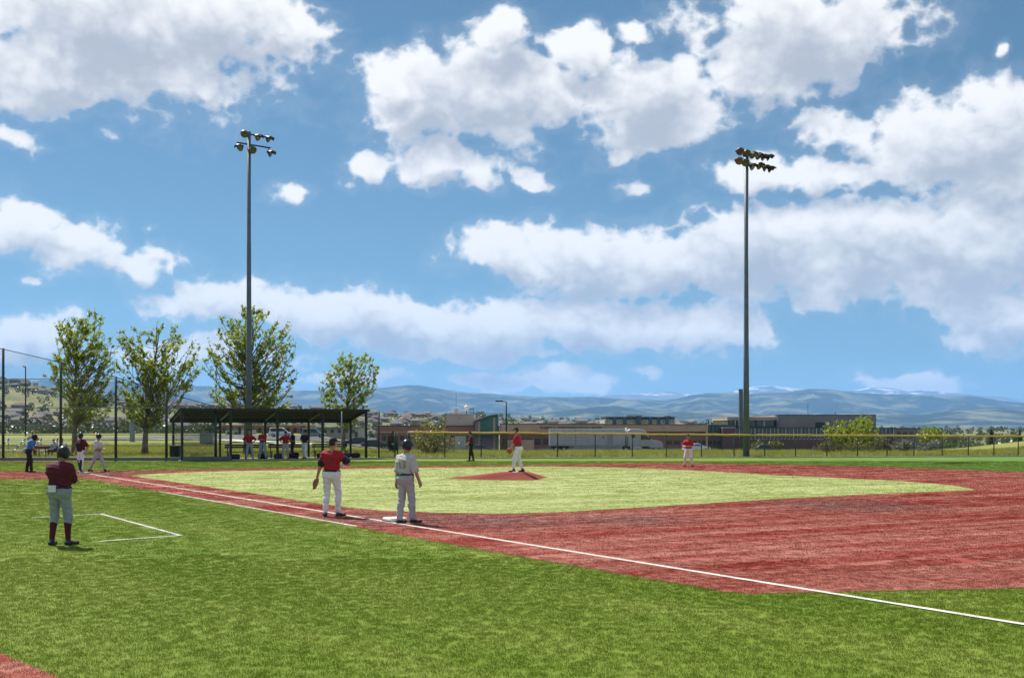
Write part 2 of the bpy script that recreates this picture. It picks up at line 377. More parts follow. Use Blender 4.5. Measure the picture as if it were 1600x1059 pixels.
# ------------------------------------------------------------------ playing field
def turf_material(name, dark, light, worn, rough=0.85, streak=(0.25, 1.6), ang=0.0, trans=0.0, scuff=None, amt=1.0):
    """artificial turf: pile lying different ways, groomed streaks, worn patches"""
    m = bpy.data.materials.new(name); m.use_nodes = True; nt = m.node_tree; N = nt.nodes; L = nt.links; b = N['Principled BSDF']
    g = N.new('ShaderNodeNewGeometry')
    def noise(s, d, st=(1, 1, 1), rz=0.0, ro=0.6):
        mp = N.new('ShaderNodeMapping'); mp.inputs['Scale'].default_value = st; mp.inputs['Rotation'].default_value = (0, 0, 0)
        rt = N.new('ShaderNodeVectorRotate'); rt.rotation_type = 'Z_AXIS'; rt.inputs['Angle'].default_value = rz; L.new(g.outputs['Position'], rt.inputs[0])
        L.new(rt.outputs[0], mp.inputs[0]); x = N.new('ShaderNodeTexNoise'); x.inputs['Scale'].default_value = s; x.inputs['Detail'].default_value = d; x.inputs['Roughness'].default_value = ro
        L.new(mp.outputs[0], x.inputs['Vector']); return x.outputs[0]
    def mix(f, a, c):
        x = N.new('ShaderNodeMix'); x.data_type = 'RGBA'; L.new(f, x.inputs[0])
        for i, v in ((6, a), (7, c)):
            if isinstance(v, tuple): x.inputs[i].default_value = (*v, 1)
            else: L.new(v, x.inputs[i])
        return x.outputs[2]
    def rng(v, a, c):
        x = N.new('ShaderNodeMapRange'); x.inputs[1].default_value = a; x.inputs[2].default_value = c; L.new(v, x.inputs[0]); return x.outputs[0]
    fine = rng(noise(130, 3), 0.3, 0.7); patch = rng(noise(0.45, 3), 0.36, 0.66)
    st = rng(noise(1.0, 5, (streak[0], streak[1], 1), ang, 0.54), 0.42, 0.62)
    base = mix(fine, dark, light); both = N.new('ShaderNodeMath'); both.operation = 'MULTIPLY_ADD'; L.new(st, both.inputs[0]); both.inputs[1].default_value = 0.62 * amt
    hp = N.new('ShaderNodeMath'); hp.operation = 'MULTIPLY'; L.new(patch, hp.inputs[0]); hp.inputs[1].default_value = 0.38 * amt; L.new(hp.outputs[0], both.inputs[2])
    col = mix(both.outputs[0], base, worn)
    if scuff:
        # trodden ground where people stand: ragged patches of dust and rubber crumb
        sc_n = noise(2.2, 6, ro=0.7); tot = None
        for (sx, sy, sr) in scuff[1]:
            dv = N.new('ShaderNodeVectorMath'); dv.operation = 'DISTANCE'; L.new(g.outputs['Position'], dv.inputs[0]); dv.inputs[1].default_value = (sx, sy, 0)
            ad = N.new('ShaderNodeMath'); ad.operation = 'MULTIPLY_ADD'; L.new(sc_n, ad.inputs[0]); ad.inputs[1].default_value = -2.6 * sr; L.new(dv.outputs['Value'], ad.inputs[2])
            f = rng(ad.outputs[0], -0.35 * sr, -0.95 * sr)
            if tot is None: tot = f
            else:
                mxn = N.new('ShaderNodeMath'); mxn.operation = 'MAXIMUM'; L.new(tot, mxn.inputs[0]); L.new(f, mxn.inputs[1]); tot = mxn.outputs[0]
        am = N.new('ShaderNodeMath'); am.operation = 'MULTIPLY'; L.new(tot, am.inputs[0]); am.inputs[1].default_value = 0.6
        col = mix(am.outputs[0], col, scuff[0])
    L.new(col, b.inputs['Base Color']); b.inputs['Roughness'].default_value = rough; b.inputs['Specular IOR Level'].default_value = 0.12
    bn = N.new('ShaderNodeBump'); bn.inputs['Strength'].default_value = 0.6; bn.inputs['Distance'].default_value = 0.02; L.new(noise(60, 3), bn.inputs['Height']); L.new(bn.outputs[0], b.inputs['Normal'])
    if trans:
        t = N.new('ShaderNodeBsdfTranslucent'); L.new(col, t.inputs[0]); mx = N.new('ShaderNodeMixShader'); mx.inputs[0].default_value = trans
        L.new(b.outputs[0], mx.inputs[1]); L.new(t.outputs[0], mx.inputs[2]); L.new(mx.outputs[0], N['Material Output'].inputs[0])
    return m
LINE_ANG = math.radians(-32)
GREEN = dict(dark=(0.058, 0.112, 0.005), light=(0.148, 0.215, 0.018), worn=(0.205, 0.25, 0.048))
RED = dict(dark=(0.165, 0.014, 0.008), light=(0.265, 0.032, 0.020), worn=(0.375, 0.165, 0.125))
INF = dict(dark=(0.185, 0.235, 0.05), light=(0.31, 0.36, 0.11), worn=(0.41, 0.435, 0.20))
OUTF = dict(dark=(0.045, 0.12, 0.014), light=(0.085, 0.19, 0.025), worn=(0.13, 0.22, 0.045))
STK = (0.09, 0.75)
M_GREEN = turf_material('turf_green', **GREEN, amt=0.62, ang=0.9, streak=STK); M_GREEN_B = turf_material('turf_green_pile', **GREEN, amt=0.62, ang=0.9, trans=0.42, rough=0.5, streak=STK)
SCUFF = ((0.15, 0.085, 0.075), [(*G(x, y)[:2], r) for x, y, r in ((660, 812, 2.6), (140, 740, 3.5), (780, 815, 2.4), (980, 812, 2.0), (1330, 790, 3.0), (560, 808, 1.6))])
M_RED = turf_material('turf_red', **RED, ang=-0.50, streak=(0.055, 1.5), scuff=SCUFF); M_RED_B = turf_material('turf_red_pile', **RED, scuff=SCUFF, ang=-0.50, trans=0.3, rough=0.6, streak=(0.055, 1.5))
M_INF = turf_material('turf_infield', **INF, ang=-0.35, streak=(0.06, 0.9)); M_INF_B = turf_material('turf_infield_pile', **INF, ang=-0.35, trans=0.4, rough=0.5, streak=(0.06, 0.9))
M_OUT = turf_material('turf_outfield', **OUTF, ang=0.2)
M_LINE = mat('line_white', (0.64, 0.60, 0.53), 0.8, 0.2, 3, coords='World'); M_LINE_B = mat('line_white_pile', (0.64, 0.61, 0.54), 0.6, 0.2, 4, trans=0.3, coords='World')

FIELD = [(-75, 66.3), (-19.2, 66.3), (-9.3, 71.3), (-7.4, 71.4), (12, 73.6), (35.2, 76.4), (75, 81), (75, -30), (-75, -30)]
def gpoly(px): return [tuple(G(x, y)[:2]) for x, y in px]
RED_MAIN = gpoly([(60, 748.5), (100, 747.8), (135, 747.5), (250, 768.5), (400, 795), (556, 823), (640, 838.5), (719, 852.5), (812, 869.5), (905, 885), (1000, 902), (1080, 915), (1130, 924), (1165, 927.5), (1225, 926.5), (1292, 925), (1450, 921.5), (1600, 918.5), (1760, 912), (2100, 885), (2300, 850), (2300, 770), (2000, 752), (1800, 744.5), (1600, 737.5), (1375, 729), (1225, 725.8), (1100, 723.6), (1000, 723.2), (940, 724), (850, 726), (580, 728.6), (420, 731), (300, 733.4), (230, 735), (120, 735.6), (20, 736.4), (-60, 739), (-80, 743), (-20, 747.5)])
INFIELD = gpoly([(205, 743.5), (260, 751), (340, 763), (420, 774.5), (500, 787), (545, 793), (600, 798), (690, 801.5), (790, 802.5), (870, 800.5), (1000, 793), (1110, 786), (1225, 779), (1330, 773.5), (1420, 769.5), (1490, 767), (1520, 766), (1522, 764.5), (1500, 760.5), (1459, 755.5), (1380, 750), (1225, 743), (1100, 736), (1000, 731.5), (930, 729.3), (850, 728.8), (580, 732), (420, 734.7), (300, 737.5), (230, 740.8)])
RED_CORNER = gpoly([(-200, 952), (0, 1020), (92, 1059), (260, 1140), (320, 1300), (-900, 1300), (-900, 952)])
OUTFIELD = gpoly([(1100, 722.0), (1225, 724.4), (1375, 728), (1600, 736.4), (1800, 743), (2200, 750), (2300, 735), (1900, 716), (1600, 714.4), (1380, 716.5), (1240, 719), (1100, 721)])
BACK_RED = gpoly([(-300, 722.6), (150, 722.4), (152, 719.9), (-300, 719.9)])
def sheet(name, poly, z, m):
    bm = bmesh.new(); f = bm.faces.new([bm.verts.new((x, y, z)) for x, y in poly]); bmesh.ops.triangulate(bm, faces=[f])
    bmesh.ops.recalc_face_normals(bm, faces=bm.faces)
    if bm.faces[:][0].normal.z < 0: bmesh.ops.reverse_faces(bm, faces=bm.faces)
    me = bpy.data.meshes.new(name); bm.to_mesh(me); bm.free(); me.materials.append(m)
    o = bpy.data.objects.new(name, me); COL.objects.link(o); return tag(o, kind='structure')
sheet('turf_field', FIELD, 0.0, M_GREEN); sheet('red_turf_infield', RED_MAIN, 0.005, M_RED)
sheet('infield_turf', INFIELD, 0.010, M_INF); sheet('red_turf_corner', RED_CORNER, 0.005, M_RED)
sheet('outfield_turf', OUTFIELD, 0.0055, M_OUT); sheet('warning_track', BACK_RED, 0.005, M_RED)
LINES = [('foul_line', [(141, 740.6), (1600, 976), (2600, 1137)], 0.10), ('running_lane_line', [(250, 768.2), (556, 822.3)], 0.075),
         ('coach_box_line', [(52, 809), (158, 803.2), (282, 837), (158, 846)], 0.065)]
LINE_SEGS = []
def build_lines():
    for name, pts, w in LINES:
        q = [G(*p) for p in pts]; v, f = [], []
        for a, b in zip(q[:-1], q[1:]):
            d = (b - a).normalized(); s = Vector((-d.y, d.x, 0)) * w / 2; k = len(v)
            v += [a - s - d * w / 2, a + s - d * w / 2, b + s + d * w / 2, b - s + d * w / 2]; f.append((k + 3, k + 2, k + 1, k)); LINE_SEGS.append((np.array(a[:2]), np.array(b[:2]), w))
        for i, x in enumerate(v): x.z = 0.0125 + 0.001 * (i // 4)
        tag(mesh_obj(name, v, f, M_LINE), kind='structure')
build_lines()

# pile of the turf: short upright fibres, real geometry in view of the camera
def in_poly(x, y, poly):
    r = np.zeros(len(x), bool); n = len(poly)
    for i in range(n):
        (x1, y1), (x2, y2) = poly[i], poly[(i + 1) % n]
        if y1 == y2: continue
        c = ((y1 > y) != (y2 > y)) & (x < (x2 - x1) * (y - y1) / (y2 - y1) + x1); r ^= c
    return r
def seg_dist(x, y, a, b):
    d = b - a; t = np.clip(((x - a[0]) * d[0] + (y - a[1]) * d[1]) / d.dot(d), 0, 1)
    return np.hypot(x - a[0] - t * d[0], y - a[1] - t * d[1])
def tuft_mesh(name, size, n, h, w, m, lean=0.55, seed=0):
    r = np.random.default_rng(seed); x = r.uniform(-size / 2, size / 2, (n, 2)); a = r.uniform(0, 2 * math.pi, n); ln = r.uniform(0, lean, n) * h; la = r.uniform(0, 2 * math.pi, n); hh = h * r.uniform(0.6, 1.1, n)
    V = np.zeros((n, 3, 3)); V[:, 0, :2] = x + np.stack([np.cos(a), np.sin(a)], -1) * w / 2; V[:, 1, :2] = x - np.stack([np.cos(a), np.sin(a)], -1) * w / 2
    V[:, 2, :2] = x + np.stack([np.cos(la) * ln, np.sin(la) * ln], -1); V[:, 2, 2] = hh
    o = big_mesh(name, V.reshape(-1, 3), np.arange(n * 3).reshape(-1, 3), m); COL.objects.unlink(o); return o
def scatter(name, pts, rot, scl, src, label):
    """one mesh of points that carries a copy of a tuft on each"""
    me = bpy.data.meshes.new(name); me.vertices.add(len(pts)); me.vertices.foreach_set('co', np.asarray(pts, np.float32).ravel())
    a = me.attributes.new('rot', 'FLOAT', 'POINT'); a.data.foreach_set('value', np.asarray(rot, np.float32))
    a = me.attributes.new('scl', 'FLOAT', 'POINT'); a.data.foreach_set('value', np.asarray(scl, np.float32))
    o = bpy.data.objects.new(name, me); COL.objects.link(o); tag(o, label, None, None, 'stuff')
    ng = bpy.data.node_groups.new(name, 'GeometryNodeTree')
    ng.interface.new_socket('Geometry', in_out='INPUT', socket_type='NodeSocketGeometry'); ng.interface.new_socket('Geometry', in_out='OUTPUT', socket_type='NodeSocketGeometry')
    N, L = ng.nodes, ng.links; gi = N.new('NodeGroupInput'); go = N.new('NodeGroupOutput'); ip = N.new('GeometryNodeInstanceOnPoints'); oi = N.new('GeometryNodeObjectInfo'); oi.inputs['Object'].default_value = src
    ra = N.new('GeometryNodeInputNamedAttribute'); ra.data_type = 'FLOAT'; ra.inputs[0].default_value = 'rot'; sa = N.new('GeometryNodeInputNamedAttribute'); sa.data_type = 'FLOAT'; sa.inputs[0].default_value = 'scl'
    cx = N.new('ShaderNodeCombineXYZ'); L.new(ra.outputs[0], cx.inputs[2]); e2r = N.new('FunctionNodeEulerToRotation'); L.new(cx.outputs[0], e2r.inputs[0])
    L.new(gi.outputs[0], ip.inputs['Points']); L.new(oi.outputs['Geometry'], ip.inputs['Instance']); L.new(e2r.outputs[0], ip.inputs['Rotation']); L.new(sa.outputs[0], ip.inputs['Scale']); L.new(ip.outputs[0], go.inputs[0])
    md = o.modifiers.new('pile', 'NODES'); md.node_group = ng; return o
def build_pile():
    for zone, (y0, y1, step, n, h, w) in {'near': (3.0, 19, 0.13, 115, 0.019, 0.0046), 'mid': (15, 37, 0.24, 130, 0.020, 0.0075), 'far': (31, 66, 0.5, 120, 0.022, 0.020)}.items():
        ys = np.arange(y0, y1, step); P0 = []
        for y in ys:
            hw = y * 0.60 + 6; xs = np.arange(-hw, hw, step); P0.append(np.stack([xs, np.full(len(xs), y)], -1))
        q = np.concatenate(P0); q = q + RNG.uniform(-step * .4, step * .4, q.shape); x, y = q[:, 0], q[:, 1]
        dl = np.full(len(q), 9.0)
        for a, b, wd in LINE_SEGS: dl = np.minimum(dl, seg_dist(x, y, a, b) - wd / 2)
        wob = 3.0 * (fbm(x * 0.8, y * 0.8, 3, 44) - 0.5) + RNG.normal(0, 0.25, len(q)); keep = (dl > step * 0.2)
        keep &= {'near': y < 17 + wob, 'mid': (y >= 17 + wob) & (y < 34 + wob * 2), 'far': y >= 34 + wob * 2}[zone]
        inf = in_poly(x, y, INFIELD); red = (in_poly(x, y, RED_MAIN) & ~inf) | in_poly(x, y, RED_CORNER)
        for kind, sel, m in (('green', ~inf & ~red, M_GREEN_B), ('red', red, M_RED_B), ('infield', inf, M_INF_B)):
            s = sel & keep; k = int(s.sum())
            if not k: continue
            t = tuft_mesh('turf_tuft', step * 1.25, n, h * (0.8 if kind == 'red' else 1), w, m, seed=len(zone) * 7 + len(kind))
            scatter('turf_pile', np.stack([x[s], y[s], np.full(k, 0.004)], -1), RNG.uniform(0, 6.3, k), RNG.uniform(0.92, 1.08, k), t, f'short {kind} artificial turf fibres in the {zone} part of the field')
    for zone, y0, y1, n, w in (('near', 7, 20, 26, 0.007), ('far', 20, 60, 24, 0.012)):
        pts = []
        for a, b, wd in LINE_SEGS:
            L0 = np.linalg.norm(b - a); st = 0.055 if zone == 'near' else 0.07; t = np.arange(0, L0, st)[:, None]; d = (b - a) / L0
            c = a + d * t + RNG.normal(0, 0.010, (len(t), 1)) * np.array([-d[1], d[0]]); pts.append(c[(c[:, 1] > y0) & (c[:, 1] <= y1)])
        c = np.concatenate(pts); c = c[RNG.uniform(0, 1, len(c)) > 0.14]
        t = tuft_mesh('line_tuft', 0.095, n, 0.018, w, M_LINE_B, seed=3)
        scatter('line_pile', np.concatenate([c, np.full((len(c), 1), 0.005)], 1), RNG.uniform(0, 6.3, len(c)), RNG.uniform(.9, 1.1, len(c)), t, f'white turf fibres of the painted lines in the {zone} field')
build_pile()

# ------------------------------------------------------------------ shared materials
M_STEEL = mat('dark_green_steel', (0.022, 0.034, 0.036), 0.45, 0.2, 12)
M_GALV = mat('galvanised_steel', (0.20, 0.225, 0.245), 0.42, 0.15, 5, metal=0.35)
M_POLE = mat('pole_grey', (0.10, 0.125, 0.15), 0.5, 0.12, 3, metal=0.2)
M_YELLOW = mat('yellow_plastic', (0.56, 0.37, 0.075), 0.5, 0.15, 4)
M_CONC = mat('concrete', (0.40, 0.38, 0.34), 0.9, 0.15, 3, bump=0.2)
M_BLACKP = mat('black_paint', (0.014, 0.016, 0.018), 0.45, 0.3, 8)
M_ALU = mat('aluminium', (0.50, 0.51, 0.52), 0.65, 0.1, 8, metal=0.2)
M_DARKRED = mat('dark_red_paint', (0.16, 0.03, 0.025), 0.6, 0.2, 6)
M_GLASS = mat('dark_glass', (0.025, 0.04, 0.05), 0.08, 0.3, 0.6, spec=0.7)
M_RUBBER = mat('rubber', (0.018, 0.018, 0.018), 0.85, 0.2, 10)
M_WHITE = mat('white_paint', (0.72, 0.73, 0.74), 0.4, 0.05, 2)

def mesh_wire(name, colr, cell=0.055, wire=0.0035):
    """chain link: diamond wires, open between them"""
    m = bpy.data.materials.new(name); m.use_nodes = True; nt = m.node_tree; N = nt.nodes; L = nt.links; b = N['Principled BSDF']
    b.inputs['Base Color'].default_value = (*colr, 1); b.inputs['Roughness'].default_value = 0.5
    tc = N.new('ShaderNodeTexCoord'); sp = N.new('ShaderNodeSeparateXYZ'); L.new(tc.outputs['UV'], sp.inputs[0])
    def ma(op, a, c=None):
        x = N.new('ShaderNodeMath'); x.operation = op
        for i, v in enumerate((a, c)):
            if v is None: continue
            if isinstance(v, (int, float)): x.inputs[i].default_value = v
            else: L.new(v, x.inputs[i])
        return x.outputs[0]
    d = []
    for op in ('ADD', 'SUBTRACT'):
        f = ma('FRACT', ma('DIVIDE', ma(op, sp.outputs[0], sp.outputs[1]), cell)); d.append(ma('LESS_THAN', f, wire * 1.41 / cell))
    on = ma('MAXIMUM', d[0], d[1])
    t = N.new('ShaderNodeBsdfTransparent'); mx = N.new('ShaderNodeMixShader'); L.new(on, mx.inputs[0]); L.new(t.outputs[0], mx.inputs[1]); L.new(b.outputs[0], mx.inputs[2]); L.new(mx.outputs[0], N['Material Output'].inputs[0])
    return m
M_LINK = mesh_wire('chain_link', (0.05, 0.06, 0.065)); M_NET = mesh_wire('backstop_net', (0.06, 0.065, 0.07), 0.05, 0.0022)
def link_panel(name, quad, m, parent):
    """one sheet of chain link; uv in metres"""
    o = mesh_obj(name, quad, [(0, 1, 2, 3)], m, parent); a, b, c, d = [Vector(q) for q in quad]
    uv = o.data.uv_layers.new(name='UVMap'); w = (b - a).length; ex = (b - a).normalized()
    for i, q in enumerate((a, b, c, d)): uv.data[i].uv = ((q - a).dot(ex), q.z - a.z)
    return o

# ------------------------------------------------------------------ yellow-capped fence along third base side
def build_yellow_fence():
    posts = [637, 695, 752, 811, 871, 930, 988, 1041, 1096, 1147, 1195, 1243, 1292, 1340, 1386, 1428, 1472, 1513, 1553, 1591, 1630, 1668]
    bx = [620, 700, 1000, 1250, 1600, 1700]; by = [716.4, 716.2, 715.3, 714.6, 712.9, 712.4]
    rx = [620, 760, 880, 1000, 1130, 1380, 1600, 1700]; ry = [675.6, 676.4, 677.2, 678.4, 679.6, 680.8, 681.9, 682.4]
    base = lambda x: G(x, float(np.interp(x, bx, by)))
    root = thing('outfield_fence', 'long chain link fence with yellow top rail beyond the infield', 'fence', base(637))
    inv = root.location.copy(); tops = []
    def top(x):
        b = base(x); return Vector((b.x, b.y, CAMH - (float(np.interp(x, rx, ry)) - YH) / FPX * b.y))
    for x in posts:
        b, t = base(x) - inv, top(x) - inv
        MB().tube([b - Vector((0, 0, .05)), t], 0.038, 8).build('fence_post', M_STEEL, root, True); tops.append(t)
    cap = []
    for i, (a, b) in enumerate(zip(tops[:-1], tops[1:])):
        for k in range(5):
            p = a.lerp(b, k / 5); p.z += 0.02 + 0.012 * math.sin(i * 2.3 + k * 1.25) + random.uniform(-.006, .006); cap.append(p)
    cap.append(tops[-1])
    MB().tube(cap, 0.066, 10).build('yellow_rail_cap', M_YELLOW, root, True)
    rail = [Vector((p.x, p.y, (base(800) - inv).z + 0.12)) for p in tops]
    for a, b, pa, pb in zip(tops[:-1], tops[1:], posts[:-1], posts[1:]):
        ba, bb = base(pa) - inv, base(pb) - inv
        link_panel('chain_link_panel', [ba + Vector((0, -.03, .03)), bb + Vector((0, -.03, .03)), b + Vector((0, -.03, -.03)), a + Vector((0, -.03, -.03))], M_LINK, root)
    # pale edging along the foot of the fence
    e = MB(); pts = [base(x) for x in range(560, 1720, 20)]
    for i, (a, b) in enumerate(zip(pts[:-1], pts[1:])): e.bar(a + Vector((0, -.35, .03)), b + Vector((0, -.35, .03)), 0.22, 0.10)
    tag(e.build('turf_edging', M_CONC), kind='structure')
build_yellow_fence()

# ------------------------------------------------------------------ tall backstop behind home plate
def build_backstop():
    D = 66.9; xs = [-88, 5, 95, 181, 260, 337]; ty = [530, 544, 565, 588, 612, 634]
    W = lambda px: (px - 800) / FPX * D
    Zt = lambda py: CAMH - (py - YH) / FPX * D
    root = thing('backstop_fence', 'tall dark backstop netting with posts stepping down to the dugout', 'fence', (W(181), D, 0)); ox = W(181)
    for x, y in zip(xs, ty): MB().tube([(W(x) - ox, 0, -.05), (W(x) - ox, 0, Zt(y))], [0.085, 0.075], 10).build('post', M_STEEL, root, True)
    for a, b, ya, yb in zip(xs[:-1], xs[1:], ty[:-1], ty[1:]):
        MB().tube([(W(a) - ox, 0, Zt(ya) - .05), (W(b) - ox, 0, Zt(yb) - .05)], 0.024, 6).build('top_cable', M_STEEL, root)
        link_panel('net_panel', [(W(a) - ox, .02, .1), (W(b) - ox, .02, .1), (W(b) - ox, .02, Zt(yb) - .06), (W(a) - ox, .02, Zt(ya) - .06)], M_NET, root)
        for ry in (592, 637, 664, 679, 696):
            x0, x1 = W(a) - ox, W(b) - ox
            if ry == 592:
                if a > 95: continue
            if ry == 637 and a >= 260: continue
            if ry == 664 and a > 5: continue
            MB().tube([(x0, -.03, Zt(ry)), (x1, -.03, Zt(ry))], 0.026, 6).build('rail', M_GALV, root)
        MB().box(W(a) - ox + .02, W(b) - ox - .02, -.16, .10, 0.0, 0.20).build('kick_board', M_POLE, root, bevel=.01)
build_backstop()

# ------------------------------------------------------------------ dugout
DG_A, DG_B = Vector((-20.03, 66.05, 0)), Vector((-9.55, 71.2, 0))
def build_dugout():
    ex = (DG_B - DG_A); Ln = ex.length; ang = math.atan2(ex.y, ex.x)
    root = thing('dugout', 'long open dugout with dark ribbed shed roof on steel columns', 'dugout', DG_A, ang)
    dep, hf, hb = 3.3, 3.08, 2.50; n = 4
    M_ROOF = mat('roof_metal', (0.011, 0.011, 0.012), 0.55, 0.2, 3)
    M_PURL = mat('purlin_grey', (0.075, 0.076, 0.08), .5, .1, 4)
    # corrugated roof sheet
    v, f = [], []; cols = 120
    for j in range(2):
        for i in range(cols + 1):
            x = -0.15 + (Ln + 0.3) * i / cols; t = -0.06 + 1.12 * j; z = hf + (hb - hf) * t + 0.10 + 0.02 * (1 if i % 3 == 0 else 0); v.append((x, dep * t, z))
    f = [(i, i + 1, cols + 2 + i, cols + 1 + i) for i in range(cols)]
    o = mesh_obj('roof', v, f, M_ROOF, root); s = o.modifiers.new('thick', 'SOLIDIFY'); s.thickness = 0.02
    for i in range(n + 1):
        x = Ln * i / n
        MB().box(x - .07, x + .07, -.07, .07, 0, hf).build('column', M_BLACKP, root)
        MB().box(x - .065, x + .065, dep - .065, dep + .065, 0, hb).build('column', M_BLACKP, root)
        MB().bar((x, -.1, hf + .03), (x, dep + .15, hb + .0), 0.09, 0.14).build('rafter', M_GALV if 0 < i < n else M_BLACKP, root)
    for k in range(6):
        t = k / 5; y = dep * t; z = hf + (hb - hf) * t + 0.065
        MB().box(-.12, Ln + .12, y - .03, y + .03, z - .06, z + .035).build('purlin', M_PURL if k in (1, 2, 3, 4) else M_BLACKP, root)
    MB().box(-.16, Ln + .16, -.25, -.21, hf - .02, hf + .13).build('fascia', M_BLACKP, root)
    MB().box(-.16, Ln + .16, dep + .27, dep + .31, hb - .16, hb + .05).build('fascia', M_BLACKP, root)
    MB().box(-.1, Ln + .1, -.12, dep + .12, -0.03, 0.045).build('floor_slab', M_CONC, root)
    MB().box(0, Ln * .25, -.2, -.13, 0.03, 0.26).build('kerb_board', M_POLE, root)
    # chain link on the back and the ends
    for i in range(n):
        link_panel('chain_link_panel', [(Ln * i / n + .08, dep + .08, .05), (Ln * (i + 1) / n - .08, dep + .08, .05), (Ln * (i + 1) / n - .08, dep + .08, 1.9), (Ln * i / n + .08, dep + .08, 1.9)], M_LINK, root)
        for z in (1.05, 1.9): MB().tube([(Ln * i / n, dep + .08, z), (Ln * (i + 1) / n, dep + .08, z)], 0.024, 6).build('rail', M_STEEL, root)
    MB().tube([(0, 0.0, 1.0), (Ln / n, 0.0, 1.0)], 0.026, 6).build('rail', M_STEEL, root)
    link_panel('chain_link_panel', [(.08, 0, .05), (Ln / n - .08, 0, .05), (Ln / n - .08, 0, 2.2), (.08, 0, 2.2)], M_LINK, root)
    for x in (0, Ln):
        link_panel('chain_link_panel', [(x, .08, .05), (x, dep - .08, .05), (x, dep - .08, 2.3), (x, .08, 2.3)], M_LINK, root)
    # benches inside
    M_BENCH = mat('bench_dark', (0.035, 0.038, 0.042), 0.5, 0.2, 6)
    for bi, (x0, x1) in enumerate(((Ln * .27, Ln * .49), (Ln * .51, Ln * .73), (Ln * .76, Ln * .97))):
        b = thing('players_bench', ['dark bench at the left inside the dugout behind the player with hands on hips', 'dark bench in the middle of the dugout behind the standing players', 'dark bench at the right end inside the dugout'][bi], 'bench', DG_A, ang, 'benches inside the dugout')
        y = dep - .75
        for k in range(2): MB().box(x0, x1, y + k * .16, y + k * .16 + .14, 0.44, 0.48).build('seat_plank', M_BENCH, b)
        for z in (.70, .84): MB().box(x0, x1, y + .40, y + .43, z, z + .11).build('back_plank', M_BENCH, b)
        for k in range(3):
            x = x0 + .15 + (x1 - x0 - .3) * k / 2; MB().bar((x, y + .03, .045), (x, y + .03, .44), .05).bar((x, y + .3, .045), (x, y + .42, .95), .05).bar((x, y + .02, .41), (x, y + .36, .41), .05).build('leg', M_BENCH, b)
    return ang, Ln, dep
DG_ANG, DG_L, DG_DEP = build_dugout()
def dug(x, y, z=0.045):
    c, s = math.cos(DG_ANG), math.sin(DG_ANG); return Vector((DG_A.x + c * x - s * y, DG_A.y + s * x + c * y, z))

# fence and gate between dugout and outfield fence
def build_gate():
    pts = [(534, 716.6, 2.95), (577, 716.8, 2.9), (592, 716.6, 2.95)]
    r = thing('fence_post', 'thin grey pipe post before the right bay of the dugout', 'post', G(534, 718.2)); MB().tube([(0, 0, -.05), (0, 0, 3.05)], .038, 8).build('pipe', M_GALV, r, True)
    a, b = G(592, 716.5), G(617, 716.5)
    r = thing('field_gate', 'narrow chain link gate between the dugout and yellow topped fence', 'gate', a); w = (b - a).length
    MB().tube([(0, 0, -.05), (0, 0, 3.05)], .055, 8).build('post', M_STEEL, r, True); MB().tube([(w, 0, -.05), (w, 0, 1.75)], .05, 8).build('post', M_STEEL, r, True); MB().tube([(w + .18, 0, -.05), (w + .18, 0, 1.75)], .045, 8).build('post', M_STEEL, r, True)
    for z in (.12, 1.6): MB().tube([(.05, 0, z), (w - .05, 0, z)], .024, 6).build('gate_rail', M_STEEL, r)
    link_panel('chain_link_panel', [(.05, 0, .1), (w - .05, 0, .1), (w - .05, 0, 1.6), (.05, 0, 1.6)], M_LINK, r)
    MB().box(w * .8, w * .8 + .14, -.05, .03, .9, 1.02).build('latch', M_GALV, r)
    MB().box(-.62, w + .2, -.3, .3, -.03, .02).build('threshold', M_CONC, r)
    link_panel('chain_link_panel', [(-.6, 0, .05), (0, 0, .05), (0, 0, 2.9), (-.6, 0, 2.9)], M_LINK, r)
build_gate()

# ------------------------------------------------------------------ floodlight poles
def lamp_mesh(r):
    k = MB().lathe([(0.02, -.34), (.10, -.33), (.13, -.24), (.17, -.17), (.29, -.02), (.31, .05), (.30, .06)], 14); return k
def floodlight(root, pos, aim, m_sh, m_gl, roll=0.0):
    """reflector with lens, visor and yoke; aim = direction of the beam"""
    q = Vector(aim).to_track_quat('Z', 'Y').to_matrix().to_4x4(); q.translation = pos
    o = lamp_mesh(1).build('floodlight', m_sh, root, True); o.matrix_basis = q @ Matrix.Scale(0.88, 4)
    MB().lathe([(0.0, .03), (.15, .04), (.285, .035)], 14).build('lens', m_gl, o, True)
    v = MB(); n = 9
    for k in range(n + 1):
        t = math.pi * (0.12 + 0.76 * k / n); c, s = math.cos(t), math.sin(t)
        v.v += [(c * .315, s * .315, .03), (c * .33, s * .33, .30)]
    v.f = [(2 * k, 2 * k + 1, 2 * k + 3, 2 * k + 2) for k in range(n)]
    z = v.build('visor', m_sh, o); sm = z.modifiers.new('t', 'SOLIDIFY'); sm.thickness = .012
    return o
M_SHELL = mat('lamp_shell', (0.030, 0.031, 0.034), 0.45, 0.2, 5, metal=0.1); M_LENS = mat('lamp_lens', (0.09, 0.08, 0.065), 0.12, 0.3, 3, spec=0.8)
